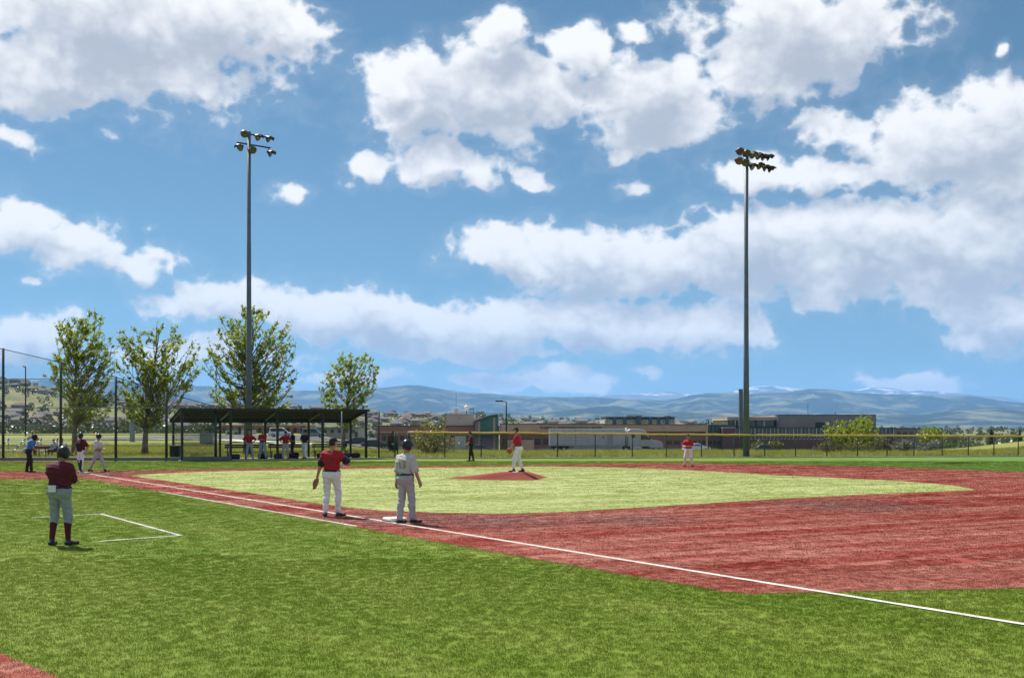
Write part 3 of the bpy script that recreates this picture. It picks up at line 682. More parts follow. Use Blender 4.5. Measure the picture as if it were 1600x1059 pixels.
def light_pole(label, px, d, pyb, pytop, arms, rb, rt):
    base = Vector(((px - 800) / FPX * d, d, 0)); H = P(px, pytop, d).z; root = thing('floodlight_pole', label, 'light pole', base, 0, 'tall floodlight poles by the ball field')
    prof = [(0, rb), (H * .33, rb * .80), (H * .331, rb * .76), (H * .66, rb * .62), (H * .661, rb * .585), (H, rt)]
    MB().tube([(0, 0, z) for z, r in prof], [r for z, r in prof], 14).build('pole', M_POLE, root, True)
    MB().lathe([(rb + .16, 0), (rb + .16, .06), (rb + .02, .07)], 12).build('base_plate', M_POLE, root)
    ax = Vector((0.80, 0.60, 0)); fw = Vector((0.60, -0.80, 0))
    for za, lamps in arms:
        zz = P(px, za, d).z; s = [l[0] for l in lamps]
        MB().bar(ax * (min(s) - .1) + Vector((0, 0, zz)), ax * (max(s) + .1) + Vector((0, 0, zz)), .09).build('crossarm', M_STEEL, root)
        for (sx, aim, dz) in lamps:
            p = ax * sx + fw * 0.30 + Vector((0, 0, zz + dz))
            a = (fw * aim[1] + ax * aim[0] + Vector((0, 0, -.62))).normalized()
            o = floodlight(root, p, a, M_SHELL, M_LENS)
            MB().bar(ax * sx + Vector((0, 0, zz)), p - a * .2, .05).build('bracket', M_STEEL, root)
light_pole('slimmer floodlight pole behind the dugout carrying six lamps', 389, 76, 712, 206,
           [(210, [(-.45, (-.5, .8), -.1), (.55, (.6, .8), -.18), (1.35, (.7, .5), -.18)]), (226, [(-.78, (-.9, .3), -.38), (.14, (-.2, 1), -.42), (1.50, (.9, .6), -.46)])], .235, .13)
light_pole('floodlight pole at the yellow topped fence carrying twelve lamps in two rows', 1166, 73.6, 713, 241,
           [(240, [(-.95, (-.7, .7), -.05), (-.33, (-.6, .9), -.1), (.28, (.0, 1), -.1), (.86, (.2, 1), -.1), (1.42, (.5, .8), -.1), (2.0, (.8, .6), -.02)]),
            (254, [(-1.05, (-.8, .5), -.1), (-.42, (-.6, .8), -.12), (.30, (.4, .9), -.3), (.98, (.2, .9), -.14), (1.62, (.6, .8), -.2), (2.15, (.9, .5), -.2)])], .225, .15)
def street_light(label, px, d, pytop, pybase, arm=1):
    b = P(px, pybase, d); root = thing('street_light', label, 'street light', b, 0, 'slender street lights beyond the fences'); H = P(px, pytop, d).z - b.z
    MB().tube([(0, 0, -.3), (0, 0, H)], [.085, .06], 8).build('pole', M_BLACKP, root, True); MB().bar((0, 0, H - .05), (-arm * .55, 0, H), .06).build('arm', M_BLACKP, root)
    MB().box(min(-arm * .3, -arm * 1.0), max(-arm * .3, -arm * 1.0), -.17, .17, H - .04, H + .08).build('lamp_head', M_BLACKP, root, bevel=.02)
street_light('slender dark street light standing left of the pitcher', 791, 102, 627, 709)
street_light('dark street light seen through the backstop at far left', 40, 112, 573, 677, 0.2)
street_light('dark street light near the glass end of the tan building', 1107, 120, 656, 709, 0.2)
MB_t = thing('metal_pylon', 'narrow dark pylon rising behind the twelve lamp pole', 'pylon', (P(1157.5, 700, 255).x, 255, -4.0))
MB().box(-.42, .42, -.42, .42, 0, P(1157, 609, 255).z + 4.0).build('shaft', M_POLE, MB_t); MB().box(-.5, .5, -.5, .5, P(1157, 609, 255).z + 4.0, P(1157, 609, 255).z + 4.2).build('cap', M_POLE, MB_t)

# ------------------------------------------------------------------ base, home plate and mound
def small_field_things():
    M_BAG = mat('base_bag', (0.74, 0.73, 0.70), 0.7, 0.08, 12, bump=.1); fl = (G(1292, 925) - G(141, 740.6)).normalized(); a = math.atan2(fl.y, fl.x)
    p = G(617, 814.6); o = thing('first_base', 'white square base bag under the runner', 'base', (p.x, p.y, .012), a)
    MB().box(-.21, .21, -.21, .21, 0, .085).build('bag', M_BAG, o, bevel=.03); MB().box(-.2, .2, -.215, .215, 0, .02).build('foot_rim', M_RUBBER, o)
    p = G(131, 739.2); MB().prism([(-.22, .22), (.22, .22), (.22, 0), (0, -.22), (-.22, 0)], 0, .03).build('plate', M_BAG, thing('home_plate', 'flat white home plate by the catcher', 'plate', (p.x, p.y, .012), a)).rotation_euler = (R(90), 0, 0)
    # pitcher's mound: long ramp towards home, short back slope
    tip, apex, end = G(711, 751.2), G(806, 751.5), G(850, 750.2)
    home = Vector((G(131, 739.2).x, G(131, 739.2).y, 0)); c = (G(806, 747.5)); d = (home - c); d.z = 0; d.normalize(); s = Vector((-d.y, d.x, 0))
    root = thing('pitchers_mound', 'low red wedge shaped pitching mound in the infield', 'mound', (c.x, c.y, .010), math.atan2(d.y, d.x))
    prof = [(-1.05, 0.0), (-.75, .12), (-.35, .235), (-.1, .262), (.35, .262), (.9, .215), (1.6, .12), (2.4, .03), (2.75, 0.0)]
    v, f = [], []; lat = [(-1.45, 0), (-1.15, .55), (-.85, 1), (.85, 1), (1.15, .55), (1.45, 0)]
    for x, z in prof:
        taper = 1.0 if x < 1 else 1 - (x - 1) * .20
        for y, k in lat: v.append((x, y * taper, z * k))
    n = len(lat); f = [(i * n + j, (i + 1) * n + j, (i + 1) * n + j + 1, i * n + j + 1) for i in range(len(prof) - 1) for j in range(n - 1)]
    m = turf_material('mound_turf', (0.125, 0.016, 0.012), (0.20, 0.030, 0.022), (0.24, 0.07, 0.05)); mesh_obj('mound_body', v, f, m, root, True)
    MB().box(-.08, .08, -.3, .3, .255, .275).build('pitching_rubber', M_BAG, root, bevel=.004)
    return c
MOUND_C = small_field_things()
MOUND_TOP = 0.27

# ------------------------------------------------------------------ things around the dugout and behind the backstop
def bleacher():
    d = 77.0; x0, x1 = (-40 - 800) / FPX * d, (78 - 800) / FPX * d
    r = thing('bleacher', 'low aluminium bleacher of four rows behind the backstop', 'bleacher', (x0, d, gz(x0, d)))
    W = x1 - x0
    for k in range(4):
        y, z = k * .62, .38 + k * .28
        MB().box(0, W, y, y + .26, z, z + .045).build('seat_plank', M_ALU, r); MB().box(0, W, y - .32, y - .06, z - .25, z - .215).build('foot_plank', M_ALU, r)
    for k in range(5):
        x = .3 + (W - .6) * k / 4; MB().bar((x, 0, -.1), (x, 0, .38), .06).bar((x, 2.0, -.1), (x, 2.0, 1.25), .06).bar((x, -.3, .1), (x, 2.1, 1.2), .06).build('support', M_ALU, r)
bleacher()
def small_stuff():
    r = thing('score_table', 'dark red folding table behind the backstop beside the bleacher', 'table', (P(66, 713, 72).x, 72, 0))
    MB().box(-.38, .38, -.3, .3, .62, .80).build('table_top', M_DARKRED, r)
    for sx in (-1, 1):
        for sy in (-1, 1): MB().bar((sx * .32, sy * .24, -.05), (sx * .30, sy * .22, .62), .05).build('leg', M_DARKRED, r)
    p = dug(.55, -.55, 0); p = Vector((P(269, 718, 67.0).x, 67.6, 0)); r = thing('trash_bin', 'dark mesh litter bin beside the left end of the dugout', 'bin', (p.x, p.y, 0.0))
    MB().lathe([(.27, .02), (.31, .86), (.34, .88), (.34, .93), (.29, .93), (.27, .3)], 18).build('drum', M_STEEL, r, True); MB().lathe([(.0, .05), (.26, .05)], 18).build('bottom', M_STEEL, r)
    for k in range(12):
        t = k * math.pi / 6; MB().bar((math.cos(t) * .29, math.sin(t) * .29, .05), (math.cos(t) * .335, math.sin(t) * .335, .88), .03).build('slat', M_STEEL, r)
    r = thing('utility_cabinet', 'pale grey utility cabinet on the grass left of the dugout', 'cabinet', (P(323, 690, 130).x, 130, gz(P(323, 690, 130).x, 130)))
    MB().box(-.75, .75, -.4, .4, 0, 1.25).build('housing', M_GALV, r, bevel=.03); MB().box(-.8, .8, -.45, .45, 1.25, 1.32).build('lid', M_GALV, r); MB().box(-.68, -.02, -.42, -.402, .1, 1.15).build('door', M_GALV, r)
    MB().box(.04, .68, -.42, -.402, .1, 1.15).build('door', M_GALV, r)
    r = thing('grey_tank', 'slim grey vertical tank behind the second tree', 'tank', (P(206.5, 690, 150).x, 150, gz(P(206, 690, 150).x, 150)))
    MB().lathe([(.0, 3.9), (.2, 3.85), (.32, 3.6), (.33, 0)], 14).build('shell', M_GALV, r, True); MB().tube([(.36, -.1, 0), (.36, -.1, 3.6)], .04, 6).build('pipe', M_GALV, r)
    # kit bags along the dugout floor
    cols = [(0.02, 0.03, 0.07), (0.015, 0.015, 0.018), (0.03, 0.05, 0.10), (0.05, 0.012, 0.015), (0.02, 0.022, 0.025)]
    spots = [(3.35, 'blue kit bag on the dugout floor left of all the players'), (5.15, 'dark kit bag between the first two dugout players'), (6.1, 'dark kit bag beside the second dugout player'), (7.05, 'kit bag in the middle of the dugout floor'), (8.9, 'kit bag right of the dugout player in black'), (9.6, 'dark kit bag near the right end of the dugout'), (10.1, 'blue kit bag second from the right end of the dugout'), (10.65, 'kit bag third from last at the right dugout end'), (11.2, 'rightmost kit bag on the dugout floor')]
    for i, (x, lab) in enumerate(spots):
        p = dug(x, .75 + .25 * (i % 2)); m = mat('bag_cloth_%d' % (i % 5), cols[i % 5], .8, .3, 9, bump=.3); r = thing('kit_bag', lab, 'bag', p, DG_ANG + random.uniform(-.3, .3), 'kit bags on the dugout floor')
        b = MB().lathe([(.0, -.30), (.13, -.29), (.165, -.2), (.17, .2), (.13, .29), (0, .30)], 10, Matrix.Translation((0, 0, .16)) @ Matrix.Rotation(R(90), 4, 'Y') @ Matrix.Scale(.95, 4, (1, 0, 0))); b.build('bag_body', m, r, True)
        MB().tube([(-.12, 0, .31), (-.08, .03, .42), (.08, .03, .42), (.12, 0, .31)], .014, 6).build('handle', M_RUBBER, r)
        MB().box(-.12, .12, -.19, -.155, .08, .22).build('pocket', m, r, bevel=.02)
    p = dug(7.15, .35); r = thing('ball_bucket', 'small black bucket by the players in the dugout', 'bucket', p)
    MB().lathe([(.0, .01), (.13, .01), (.16, .36), (.17, .37), (.15, .37)], 14).build('pail', M_BLACKP, r, True); MB().lathe([(.0, .40), (.165, .385), (.17, .36)], 14).build('lid', M_RUBBER, r, True)
small_stuff()

# ------------------------------------------------------------------ civic buildings beyond the road
def brick_mat(name, c1, c2, mortar, bw=0.6, bh=0.2):
    m = bpy.data.materials.new(name); m.use_nodes = True; nt = m.node_tree; N = nt.nodes; L = nt.links; b = N['Principled BSDF']
    tc = N.new('ShaderNodeTexCoord'); sp = N.new('ShaderNodeSeparateXYZ'); L.new(tc.outputs['Object'], sp.inputs[0]); cb = N.new('ShaderNodeCombineXYZ'); L.new(sp.outputs[0], cb.inputs[0]); L.new(sp.outputs[2], cb.inputs[1])
    br = N.new('ShaderNodeTexBrick'); L.new(cb.outputs[0], br.inputs['Vector']); br.inputs['Scale'].default_value = 1.0; br.inputs['Brick Width'].default_value = bw; br.inputs['Row Height'].default_value = bh; br.inputs['Mortar Size'].default_value = 0.012
    br.inputs['Color1'].default_value = (*c1, 1); br.inputs['Color2'].default_value = (*c2, 1); br.inputs['Mortar'].default_value = (*mortar, 1)
    nz = N.new('ShaderNodeTexNoise'); nz.inputs['Scale'].default_value = 0.35; nz.inputs['Detail'].default_value = 5; L.new(tc.outputs['Object'], nz.inputs['Vector'])
    mx = N.new('ShaderNodeMix'); mx.data_type = 'RGBA'; mx.blend_type = 'MULTIPLY'; mx.inputs[0].default_value = 0.5; L.new(br.outputs[0], mx.inputs[6]); L.new(nz.outputs['Color'], mx.inputs[7])
    gm = N.new('ShaderNodeHueSaturation'); gm.inputs['Value'].default_value = 1.45; gm.inputs['Saturation'].default_value = 0.95; L.new(mx.outputs[2], gm.inputs['Color'])
    L.new(gm.outputs[0], b.inputs['Base Color']); b.inputs['Roughness'].default_value = 0.85; return m
M_BRICK = brick_mat('red_brick', (0.30, 0.125, 0.075), (0.25, 0.105, 0.065), (0.25, 0.19, 0.15)); M_BRICKD = brick_mat('dark_brick', (0.13, 0.065, 0.055), (0.105, 0.055, 0.05), (0.15, 0.12, 0.11))
M_TAN = mat('tan_stucco', (0.50, 0.345, 0.22), .9, .1, .5); M_TANL = mat('pale_tan_stucco', (0.50, 0.41, 0.335), .9, .06, .4); M_TAUPE = mat('taupe_panel', (0.225, 0.205, 0.205), .7, .08, .4)
M_ROOFD = mat('dark_coping', (0.05, 0.045, 0.045), .6, .2, 2); M_GRN = mat('green_glass', (0.03, 0.16, 0.11), .12, .3, .5, spec=.7); M_GREY = mat('grey_panel', (0.30, 0.31, 0.32), .6, .1, .6); M_LTGREY = mat('light_grey_panel', (0.48, 0.48, 0.47), .6, .08, .6)
M_BLUEG = mat('blue_glass', (0.03, 0.055, 0.115), .12, .3, .3, spec=.7); M_LETTER = mat('bronze_letters', (0.045, 0.035, 0.03), .5, .2, 5)
M_TEAL = mat('teal_glass', (0.045, 0.085, 0.085), .1, .35, .4, spec=.7)
BD = 255.0
def X(px, d=BD): return (px - 800) / FPX * d
def Z(py, d=BD): return CAMH - (py - YH) / FPX * d
def box_part(name, m, root, px0, px1, z0, z1, y0, y1, d=BD, bevel=0):
    o = root.location
    return MB().box(X(px0, d) - o.x, X(px1, d) - o.x, y0, y1, z0 - o.z, z1 - o.z).build(name, m, root, bevel=bevel)
def windows(root, pxs, w, z0, z1, m, d=BD, y=0.0, frame=None):
    for x in pxs:
        f = box_part('window', frame or M_ROOFD, root, x - w / 2, x + w / 2, z0, z1, y - .10, y + .05, d); o = root.location
        MB().box(X(x - w / 2, d) - o.x + .07, X(x + w / 2, d) - o.x - .07, y - .13, y - .11, z0 - o.z + .07, z1 - o.z - .07).build('pane', m, f)
GB = gz(X(800), BD) - 0.3
def build_justice_center():
    # brick wing with plain tower block on the left
    r = thing('brick_wing', 'low red brick wing with a pale square tower block on top', 'building', (X(660), BD, GB))
    box_part('wall', M_BRICK, r, 588, 741, GB, Z(665.2), 0, 26); box_part('coping', M_ROOFD, r, 587.5, 741.5, Z(665.2), Z(664.4), -.15, 26.1)
    box_part('band', M_TAN, r, 588, 741, Z(675.5), Z(674.2), -.08, 0)
    box_part('tower_block', M_TANL, r, 697, 740, Z(664.4), Z(647.6), .4, 14); box_part('tower_coping', M_TAN, r, 696.6, 740.4, Z(647.6), Z(646.8), .3, 14.1)
    box_part('vent', M_ROOFD, r, 717, 719, Z(653.2), Z(652), .3, .45); box_part('plinth', M_GREY, r, 588, 741, GB, Z(697), -.12, 0)
    windows(r, [600 + 9.5 * k for k in range(15)], 6.5, Z(688), Z(680), M_GLASS)
    box_part('garage_door', M_LTGREY, r, 711, 728, Z(700), Z(681), -.16, -.13)
    ant = MB().tube([(X(711) - r.location.x, 5, Z(647) - GB), (X(711) - r.location.x, 5, Z(612) - GB)], .05, 6).build('mast', M_GALV, r)
    MB().box(X(708.5) - r.location.x, X(714) - r.location.x, 4, 6, Z(647) - GB, Z(638) - GB).build('roof_unit', M_TANL, r)
    MB().lathe([(.0, .75), (.45, .6), (.62, .1), (.45, -.4), (0, -.6)], 12, Matrix.Translation((X(727.5) - r.location.x, 6, Z(637) - GB))).build('radome', M_WHITE, r, True)
    MB().bar((X(727.5) - r.location.x, 6, Z(647) - GB), (X(727.5) - r.location.x, 6, Z(640) - GB), .2).bar((X(733) - r.location.x, 6, Z(647) - GB), (X(733) - r.location.x, 6, Z(638) - GB), .12).bar((X(738.5) - r.location.x, 6, Z(647) - GB), (X(738.5) - r.location.x, 6, Z(635) - GB), .14).bar((X(732) - r.location.x, 6, Z(638.5) - GB), (X(739) - r.location.x, 6, Z(638.5) - GB), .2).bar((X(732) - r.location.x, 6, Z(643) - GB), (X(739) - r.location.x, 6, Z(643) - GB), .12).build('antenna_frame', M_POLE, r)
    # glazed entrance under a curved roof
    r = thing('glass_entrance', 'green glazed entrance hall under a curved roof between the wings', 'building', (X(760), BD, GB)); ox = r.location.x
    arc = [(742 + 36 * t, 658.5 - 10.5 * math.sin(t * 1.45)) for t in np.linspace(0, 1, 9)]
    out = [(X(a) - ox, Z(b) - GB) for a, b in arc] + [(X(778) - ox, 0), (X(742) - ox, 0)]
    MB().prism(out, -1.5, 14).build('hall', M_TAUPE, r)
    v = MB(); 
    for (a, b), (c, e) in zip(arc[:-1], arc[1:]): v.bar((X(a) - ox, 6, Z(b) - GB + .15), (X(c) - ox, 6, Z(e) - GB + .15), 17, .22, up=(0, 0, 1))
    v.build('curved_roof', M_GREY, r)
    for (a, b), (c, e) in zip(arc[2:-1], arc[3:]):
        for zt, zb in ((min(660, 661), 667), (667.6, 675)):
            lo = max(b, e) + 1 if zt == 660 else zt
            box_part('window_pane', M_GRN, r, a + .35, c - .35, Z(zb), Z(lo), -1.62, -1.52)
    box_part('pier', M_TAN, r, 747, 750.5, GB, Z(658), -1.7, -1.5); box_part('pier', M_TAN, r, 770.5, 774, GB, Z(652), -1.7, -1.5); box_part('canopy', M_ROOFD, r, 741, 781, Z(679), Z(677.5), -4.5, -1.5)
    # long tan wing with the name on it
    r = thing('justice_center_wing', 'long tan building wing with dark name lettering along its parapet', 'building', (X(940), BD, GB))
    box_part('upper_wall', M_TAN, r, 781, 944, Z(674), Z(662.6), -.9, 30); box_part('upper_wall', M_TAN, r, 944.2, 1103, Z(674), Z(663.2), -.4, 30)
    box_part('pier', M_TANL, r, 783, 792, Z(675), Z(663), -1.0, -.9)
    box_part('coping', M_ROOFD, r, 780.5, 944.2, Z(662.6), Z(661.7), -1.05, 30); box_part('coping', M_ROOFD, r, 944.4, 1103.5, Z(663.2), Z(662.4), -.55, 30)
    box_part('lower_wall', M_BRICK, r, 781, 1103, GB, Z(674), .2, 29.8); box_part('soffit', M_ROOFD, r, 781, 1103, Z(676.0), Z(674), -.2, .2)
    windows(r, [948 + 7.6 * k for k in range(20)], 5.6, Z(676.6), Z(674.4), M_GLASS, y=-.25)
    windows(r, [790 + 12.5 * k for k in range(12)], 9, Z(694), Z(685), M_GLASS, y=.2); windows(r, [1045 + 13 * k for k in range(5)], 9.5, Z(694), Z(688), M_GLASS, y=.2)
    box_part('loading_bay', M_TAN, r, 793, 834, GB, Z(687), -3.5, .2); box_part('plinth', M_GREY, r, 834, 1103, GB, Z(700), -.05, .2)
    M = Matrix.Translation((X(892) - r.location.x, -.94, Z(668.2) - GB)) @ Matrix.Rotation(R(90), 4, 'X')
    text_mesh('ROBERT A. CHRISTENSEN JUSTICE CENTER', 0.86, M_LETTER, 'lettering', r, M, .03, 0.86)
    r['label'] = 'long tan building wing with dark name lettering along its parapet'
def build_right_block():
    r = thing('glass_office_wing', 'glass and brick office wing right of the lettered tan wing', 'building', (X(1150), BD, GB))
    box_part('lower_wall', M_BRICKD, r, 1104, 1216, GB, Z(680), .1, 22)
    box_part('glass_corner', M_TEAL, r, 1106, 1150, Z(680), Z(664.6), .6, 20); box_part('coping', M_ROOFD, r, 1105, 1152, Z(664.6), Z(663.4), .2, 20.1)
    for k in range(8): box_part('mullion', M_ROOFD, r, 1107 + k * 5.2, 1107.7 + k * 5.2, Z(680), Z(664.6), .45, .6)
    box_part('brick_stair_tower', M_BRICKD, r, 1127, 1147, GB, Z(668.4), -1.5, .6); box_part('tower_coping', M_LTGREY, r, 1126.6, 1147.4, Z(668.4), Z(667.4), -1.6, .7)
    box_part('corner_pier', M_TAN, r, 1102.5, 1106.5, GB, Z(664), -.3, 10)
    box_part('upper_storey', M_TEAL, r, 1141, 1215, Z(668), Z(656.2), 3, 22); box_part('roof_band', M_TAN, r, 1140, 1216, Z(656.2), Z(651.8), 2.7, 22.2); box_part('roof_edge', M_LTGREY, r, 1139.6, 1216.2, Z(651.8), Z(651.2), 2.6, 22.3)
    for x in (1141, 1152, 1163, 1174, 1185, 1197.5, 1214): box_part('pier', M_LTGREY if x in (1152, 1197.5) else M_ROOFD, r, x, x + 1.5, Z(668), Z(656.2), 2.75, 3)
    box_part('ledge', M_ROOFD, r, 1141, 1216, Z(668.4), Z(665.6), 2.5, 3)
    windows(r, [1110 + 7 * k for k in range(3)], 5, Z(694), Z(688), M_GLASS, y=.1)
    r = thing('taupe_hall', 'large dark taupe hall with rounded corner above a glazed colonnade', 'building', (X(1300), BD, GB)); ox = r.location.x
    x0, x1, rad = X(1216) - ox, X(1371) - ox, 3.2; arc = [(x0 + rad - rad * math.sin(t), rad - rad * math.cos(t)) for t in np.linspace(0, math.pi / 2, 9)]
    pl = [(x1, 0)] + arc + [(x0, 26), (x1, 26)]; n = len(pl); zb, zt = Z(670) - GB, Z(648.4) - GB
    MB().add([(a, b + 1.0, z) for z in (zb, zt) for a, b in pl], [tuple(range(n))[::-1], tuple(range(n, 2 * n))] + [(i, (i + 1) % n, n + (i + 1) % n, n + i) for i in range(n)]).build('hall_volume', M_TAUPE, r)
    MB().add([(a * 1.0, b + .88, z) for z in (zt, zt + .14) for a, b in pl], [tuple(range(n))[::-1], tuple(range(n, 2 * n))] + [(i, (i + 1) % n, n + (i + 1) % n, n + i) for i in range(n)]).build('coping', M_ROOFD, r)
    box_part('colonnade_glass', M_TEAL, r, 1146, 1396, Z(684), Z(668.4), -.6, 1.0); box_part('colonnade_cap', M_ROOFD, r, 1146, 1397, Z(668.4), Z(667.6), -.9, 1.0)
    for k in range(42): box_part('mullion', M_LTGREY if k % 2 else M_GREY, r, 1148 + k * 6.0, 1148.9 + k * 6.0, Z(684), Z(668.5), -.85, -.6)
    box_part('base_wall', M_BRICKD, r, 1146, 1396, GB, Z(684), -.7, 1.0)
    for k in range(38): box_part('vent_block', M_LTGREY, r, 1166 + k * 5.8, 1169.2 + k * 5.8, Z(686), Z(684.8), -.76, -.69)
    box_part('panel', M_ROOFD, r, 1276, 1290, Z(668), Z(659.5), .93, 1.0); box_part('lamp', M_ROOFD, r, 1371, 1374, Z(655.6), Z(653), 2, 3)
    MB().tube([(X(1280.5) - ox, 10, Z(648) - GB), (X(1280.5) - ox, 10, Z(628) - GB)], .06, 6).build('mast', M_GALV, r); MB().tube([(X(1325) - ox, 10, Z(648) - GB), (X(1325) - ox, 10, Z(642) - GB)], .1, 6).build('mast', M_GALV, r)
    r = thing('brown_annex', 'low dark annex at the right end of the colonnade', 'building', (X(1420), BD, GB)); box_part('wall', M_TAUPE, r, 1397, 1447, GB, Z(669.5), 4, 20); box_part('coping', M_ROOFD, r, 1396.5, 1447.5, Z(669.5), Z(668.4), 3.8, 20.1); windows(r, [1404 + 10 * k for k in range(4)], 6, Z(684), Z(675), M_GLASS, y=4)
def build_school():
    d = 520.0; gb = gz(X(1000, d), d) - .5; r = thing('three_storey_building', 'distant three storey building with blue glass bays behind the lettered wing', 'building', (X(1000, d), d, gb))
    box_part('wall', mat('pale_block', (.36, .35, .34), .9, .1, .3), r, 945, 1055, gb, Z(655.5, d), 0, 30, d); box_part('attic', mat('slate_wall', (.10, .095, .105), .8, .2, .3), r, 947, 1054, Z(655.5, d), Z(651.8, d), .3, 28, d); box_part('roof', M_ROOFD, r, 946, 1055, Z(651.8, d), Z(651.0, d), -.5, 30, d)
    for x in (960, 976, 1016, 1029, 1042): box_part('glass_bay', M_BLUEG, r, x - 2.7, x + 2.7, gb, Z(652, d), -.7, .1, d)
    box_part('entrance_bay', M_BLUEG, r, 994, 1001, gb, Z(650, d), -1.5, .1, d); box_part('canopy_roof', M_TAUPE, r, 978, 1002, Z(650.2, d), Z(648.6, d), -3, 8, d)
    box_part('roof_unit', M_TAUPE, r, 1040, 1050, Z(651, d), Z(649.6, d), 3, 9, d)
    windows(r, [949 + 3.5 * k for k in range(30) if all(abs(949 + 3.5 * k - x) > 4.5 for x in (960, 976, 997.5, 1016, 1029, 1042))], 1.7, Z(659.4, d), Z(657.2, d), M_BLUEG, d)
build_justice_center(); build_right_block(); build_school()
def build_far_left_buildings():
    d = 330.0
    for (nm, lab, p0, p1, top, m, dd) in (('brick_storehouse', 'low brick building seen through the dugout behind the parked cars', 345, 478, 664.5, M_BRICK, 330), ('pale_shed', 'small pale shed seen through the dugout beside the light pole', 352, 378, 671, M_LTGREY, 290),
                                    ('grey_storehouse', 'grey low roofed building right of the brick one behind dugout', 480, 560, 668, M_GREY, 360)):
        cx = X((p0 + p1) / 2, dd); gb = gz(cx, dd) - .3; r = thing(nm, lab, 'building', (cx, dd, gb)); box_part('wall', m, r, p0, p1, gb, Z(top, dd), 0, 16, dd); box_part('roof', M_ROOFD if m is not M_BRICK else M_TANL, r, p0 - .6, p1 + .6, Z(top, dd), Z(top - .9, dd), -.4, 16.4, dd)
        windows(r, list(np.arange(p0 + 6, p1 - 5, 11)), 5, Z(676, dd) if top < 670 else Z(679, dd), Z(top + 3.5, dd), M_GLASS, dd)
        box_part('door', M_ROOFD, r, p1 - 5.5, p1 - 1.5, gb, gb + 2.4, -.08, .02, dd)
build_far_left_buildings()

# path that runs from the far left down to the building forecourt
def build_path():
    px = [(-200, 100, None)]; w = []
    line = [(-700, 190), (-130, 185), (-80, 178), (-45, 168), (-30, 140), (-21, 118), (-13, 108), (-4, 106), (6, 106), (18, 108), (30, 113), (38, 126), (42, 150), (44, 175)]
    pts = []
    for (a, b), (c, e) in zip(line[:-1], line[1:]):
        for t in np.linspace(0, 1, 14)[:-1]: pts.append(Vector((a + (c - a) * t, b + (e - b) * t, 0)))
    v, f = [], []
    for i, p in enumerate(pts):
        d = (pts[min(i + 1, len(pts) - 1)] - pts[max(i - 1, 0)]).normalized(); s = Vector((-d.y, d.x, 0)) * 2.6
        for q in (p - s, p + s): v.append((q.x, q.y, gz(q.x, q.y) + .07))
    f = [(2 * i, 2 * i + 2, 2 * i + 3, 2 * i + 1) for i in range(len(pts) - 1)]
    tag(mesh_obj('path', v, f, mat('pale_path', (0.46, 0.43, 0.37), .9, .12, .8)), kind='structure')
    # car park and road in front of the buildings
    v, f = [], []; xs = np.linspace(-72, 190, 60); ys = np.linspace(170, 252, 16)
    for y in ys:
        for x in xs: v.append((x, y, gz(x, y) + .09))
    n = len(xs); f = [(i * n + j, i * n + j + 1, (i + 1) * n + j + 1, (i + 1) * n + j) for i in range(len(ys) - 1) for j in range(n - 1)]
    tag(mesh_obj('car_park', v, f, mat('asphalt', (0.085, 0.085, 0.085), .9, .2, .5)), kind='structure')
build_path()

# ------------------------------------------------------------------ vehicles
def wheel(root, x, y, r, w, name='wheel'):
    M = Matrix.Translation((x, y, r)) @ Matrix.Rotation(R(90), 4, 'X')
    o = MB().lathe([(r * .55, -w / 2), (r * .92, -w / 2), (r, -w * .3), (r, w * .3), (r * .92, w / 2), (r * .55, w / 2)], 20, M).build('wheel', M_RUBBER, root, True)
    MB().lathe([(0, w * .30), (r * .2, w * .34), (r * .56, w * .42), (r * .56, -w * .42), (r * .2, -w * .34), (0, -w * .30)], 14, M).build('rim', M_ALU, o, True)
def car(label, px, d, col, rz, van=False, grp='cars parked beyond the dugout'):
    x = X(px, d); r = thing('parked_car', label, 'car', (x, d, gz(x, d) + .09), rz, grp); m = mat('car_' + '_'.join('%d' % (c * 100) for c in col), col, .28, .04, 2, spec=.6)
    H = 1.85 if van else 1.5; L0 = 2.35
    body = [(-L0, .35), (-L0, .75), (-L0 + .06, .98), (-1.25, 1.02), (1.0, 1.02), (1.9, .92), (L0 - .05, .78), (L0, .5), (L0 - .05, .32)]
    MB().prism(body, -.9, .9).build('body', m, r, bevel=.07)
    cab = [(-2.2 if van else -1.75, 1.0), (-2.05 if van else -1.35, H - .05), (-1.8 if van else -1.0, H), (.25, H), (.5, H - .06), (1.25, 1.0)]
    MB().prism(cab, -.78, .78).build('cabin', m, r, bevel=.06)
    for s in (-1, 1):
        ws = [(-1.95 if van else -1.35, 1.08), (-1.85 if van else -1.1, H - .14), (-.55, H - .12), (-.55, 1.08)]; MB().prism(ws, s * .78, s * .795).build('window', M_GLASS, r)
        MB().prism([(-.47, 1.08), (-.47, H - .12), (.28, H - .13), (.98, 1.08)], s * .78, s * .795).build('window', M_GLASS, r)
        MB().box(L0 - .10, L0 - .01, s * .62 - .17, s * .62 + .17, .62, .76).build('headlight', M_ALU, r); MB().box(-L0 - .01, -L0 + .08, s * .68 - .12, s * .68 + .12, .7, .92).build('tail_light', M_DARKRED, r)
        for wx in (-1.42, 1.42): wheel(r, wx, s * .80, .34, .22)
    MB().add([(.56, -.7, H - .1), (.56, .7, H - .1), (1.27, .72, 1.06), (1.27, -.72, 1.06)], [(0, 1, 2, 3)]).build('windscreen', M_GLASS, r)
    MB().box(-L0 - .03, L0 + .03, -.86, .86, .28, .42).build('bumper', M_BLACKP, r, bevel=.03)
car('white van parked beyond the dugout roof shade, seen behind the red shirted players', 439, 215, (.70, .71, .72), 0.1, True)
car('grey green estate car parked right of the white van', 490, 212, (.19, .24, .24), 0.05, True)
car('dark car parked right of the dugout near the gate', 585, 190, (.03, .033, .04), 0.2)
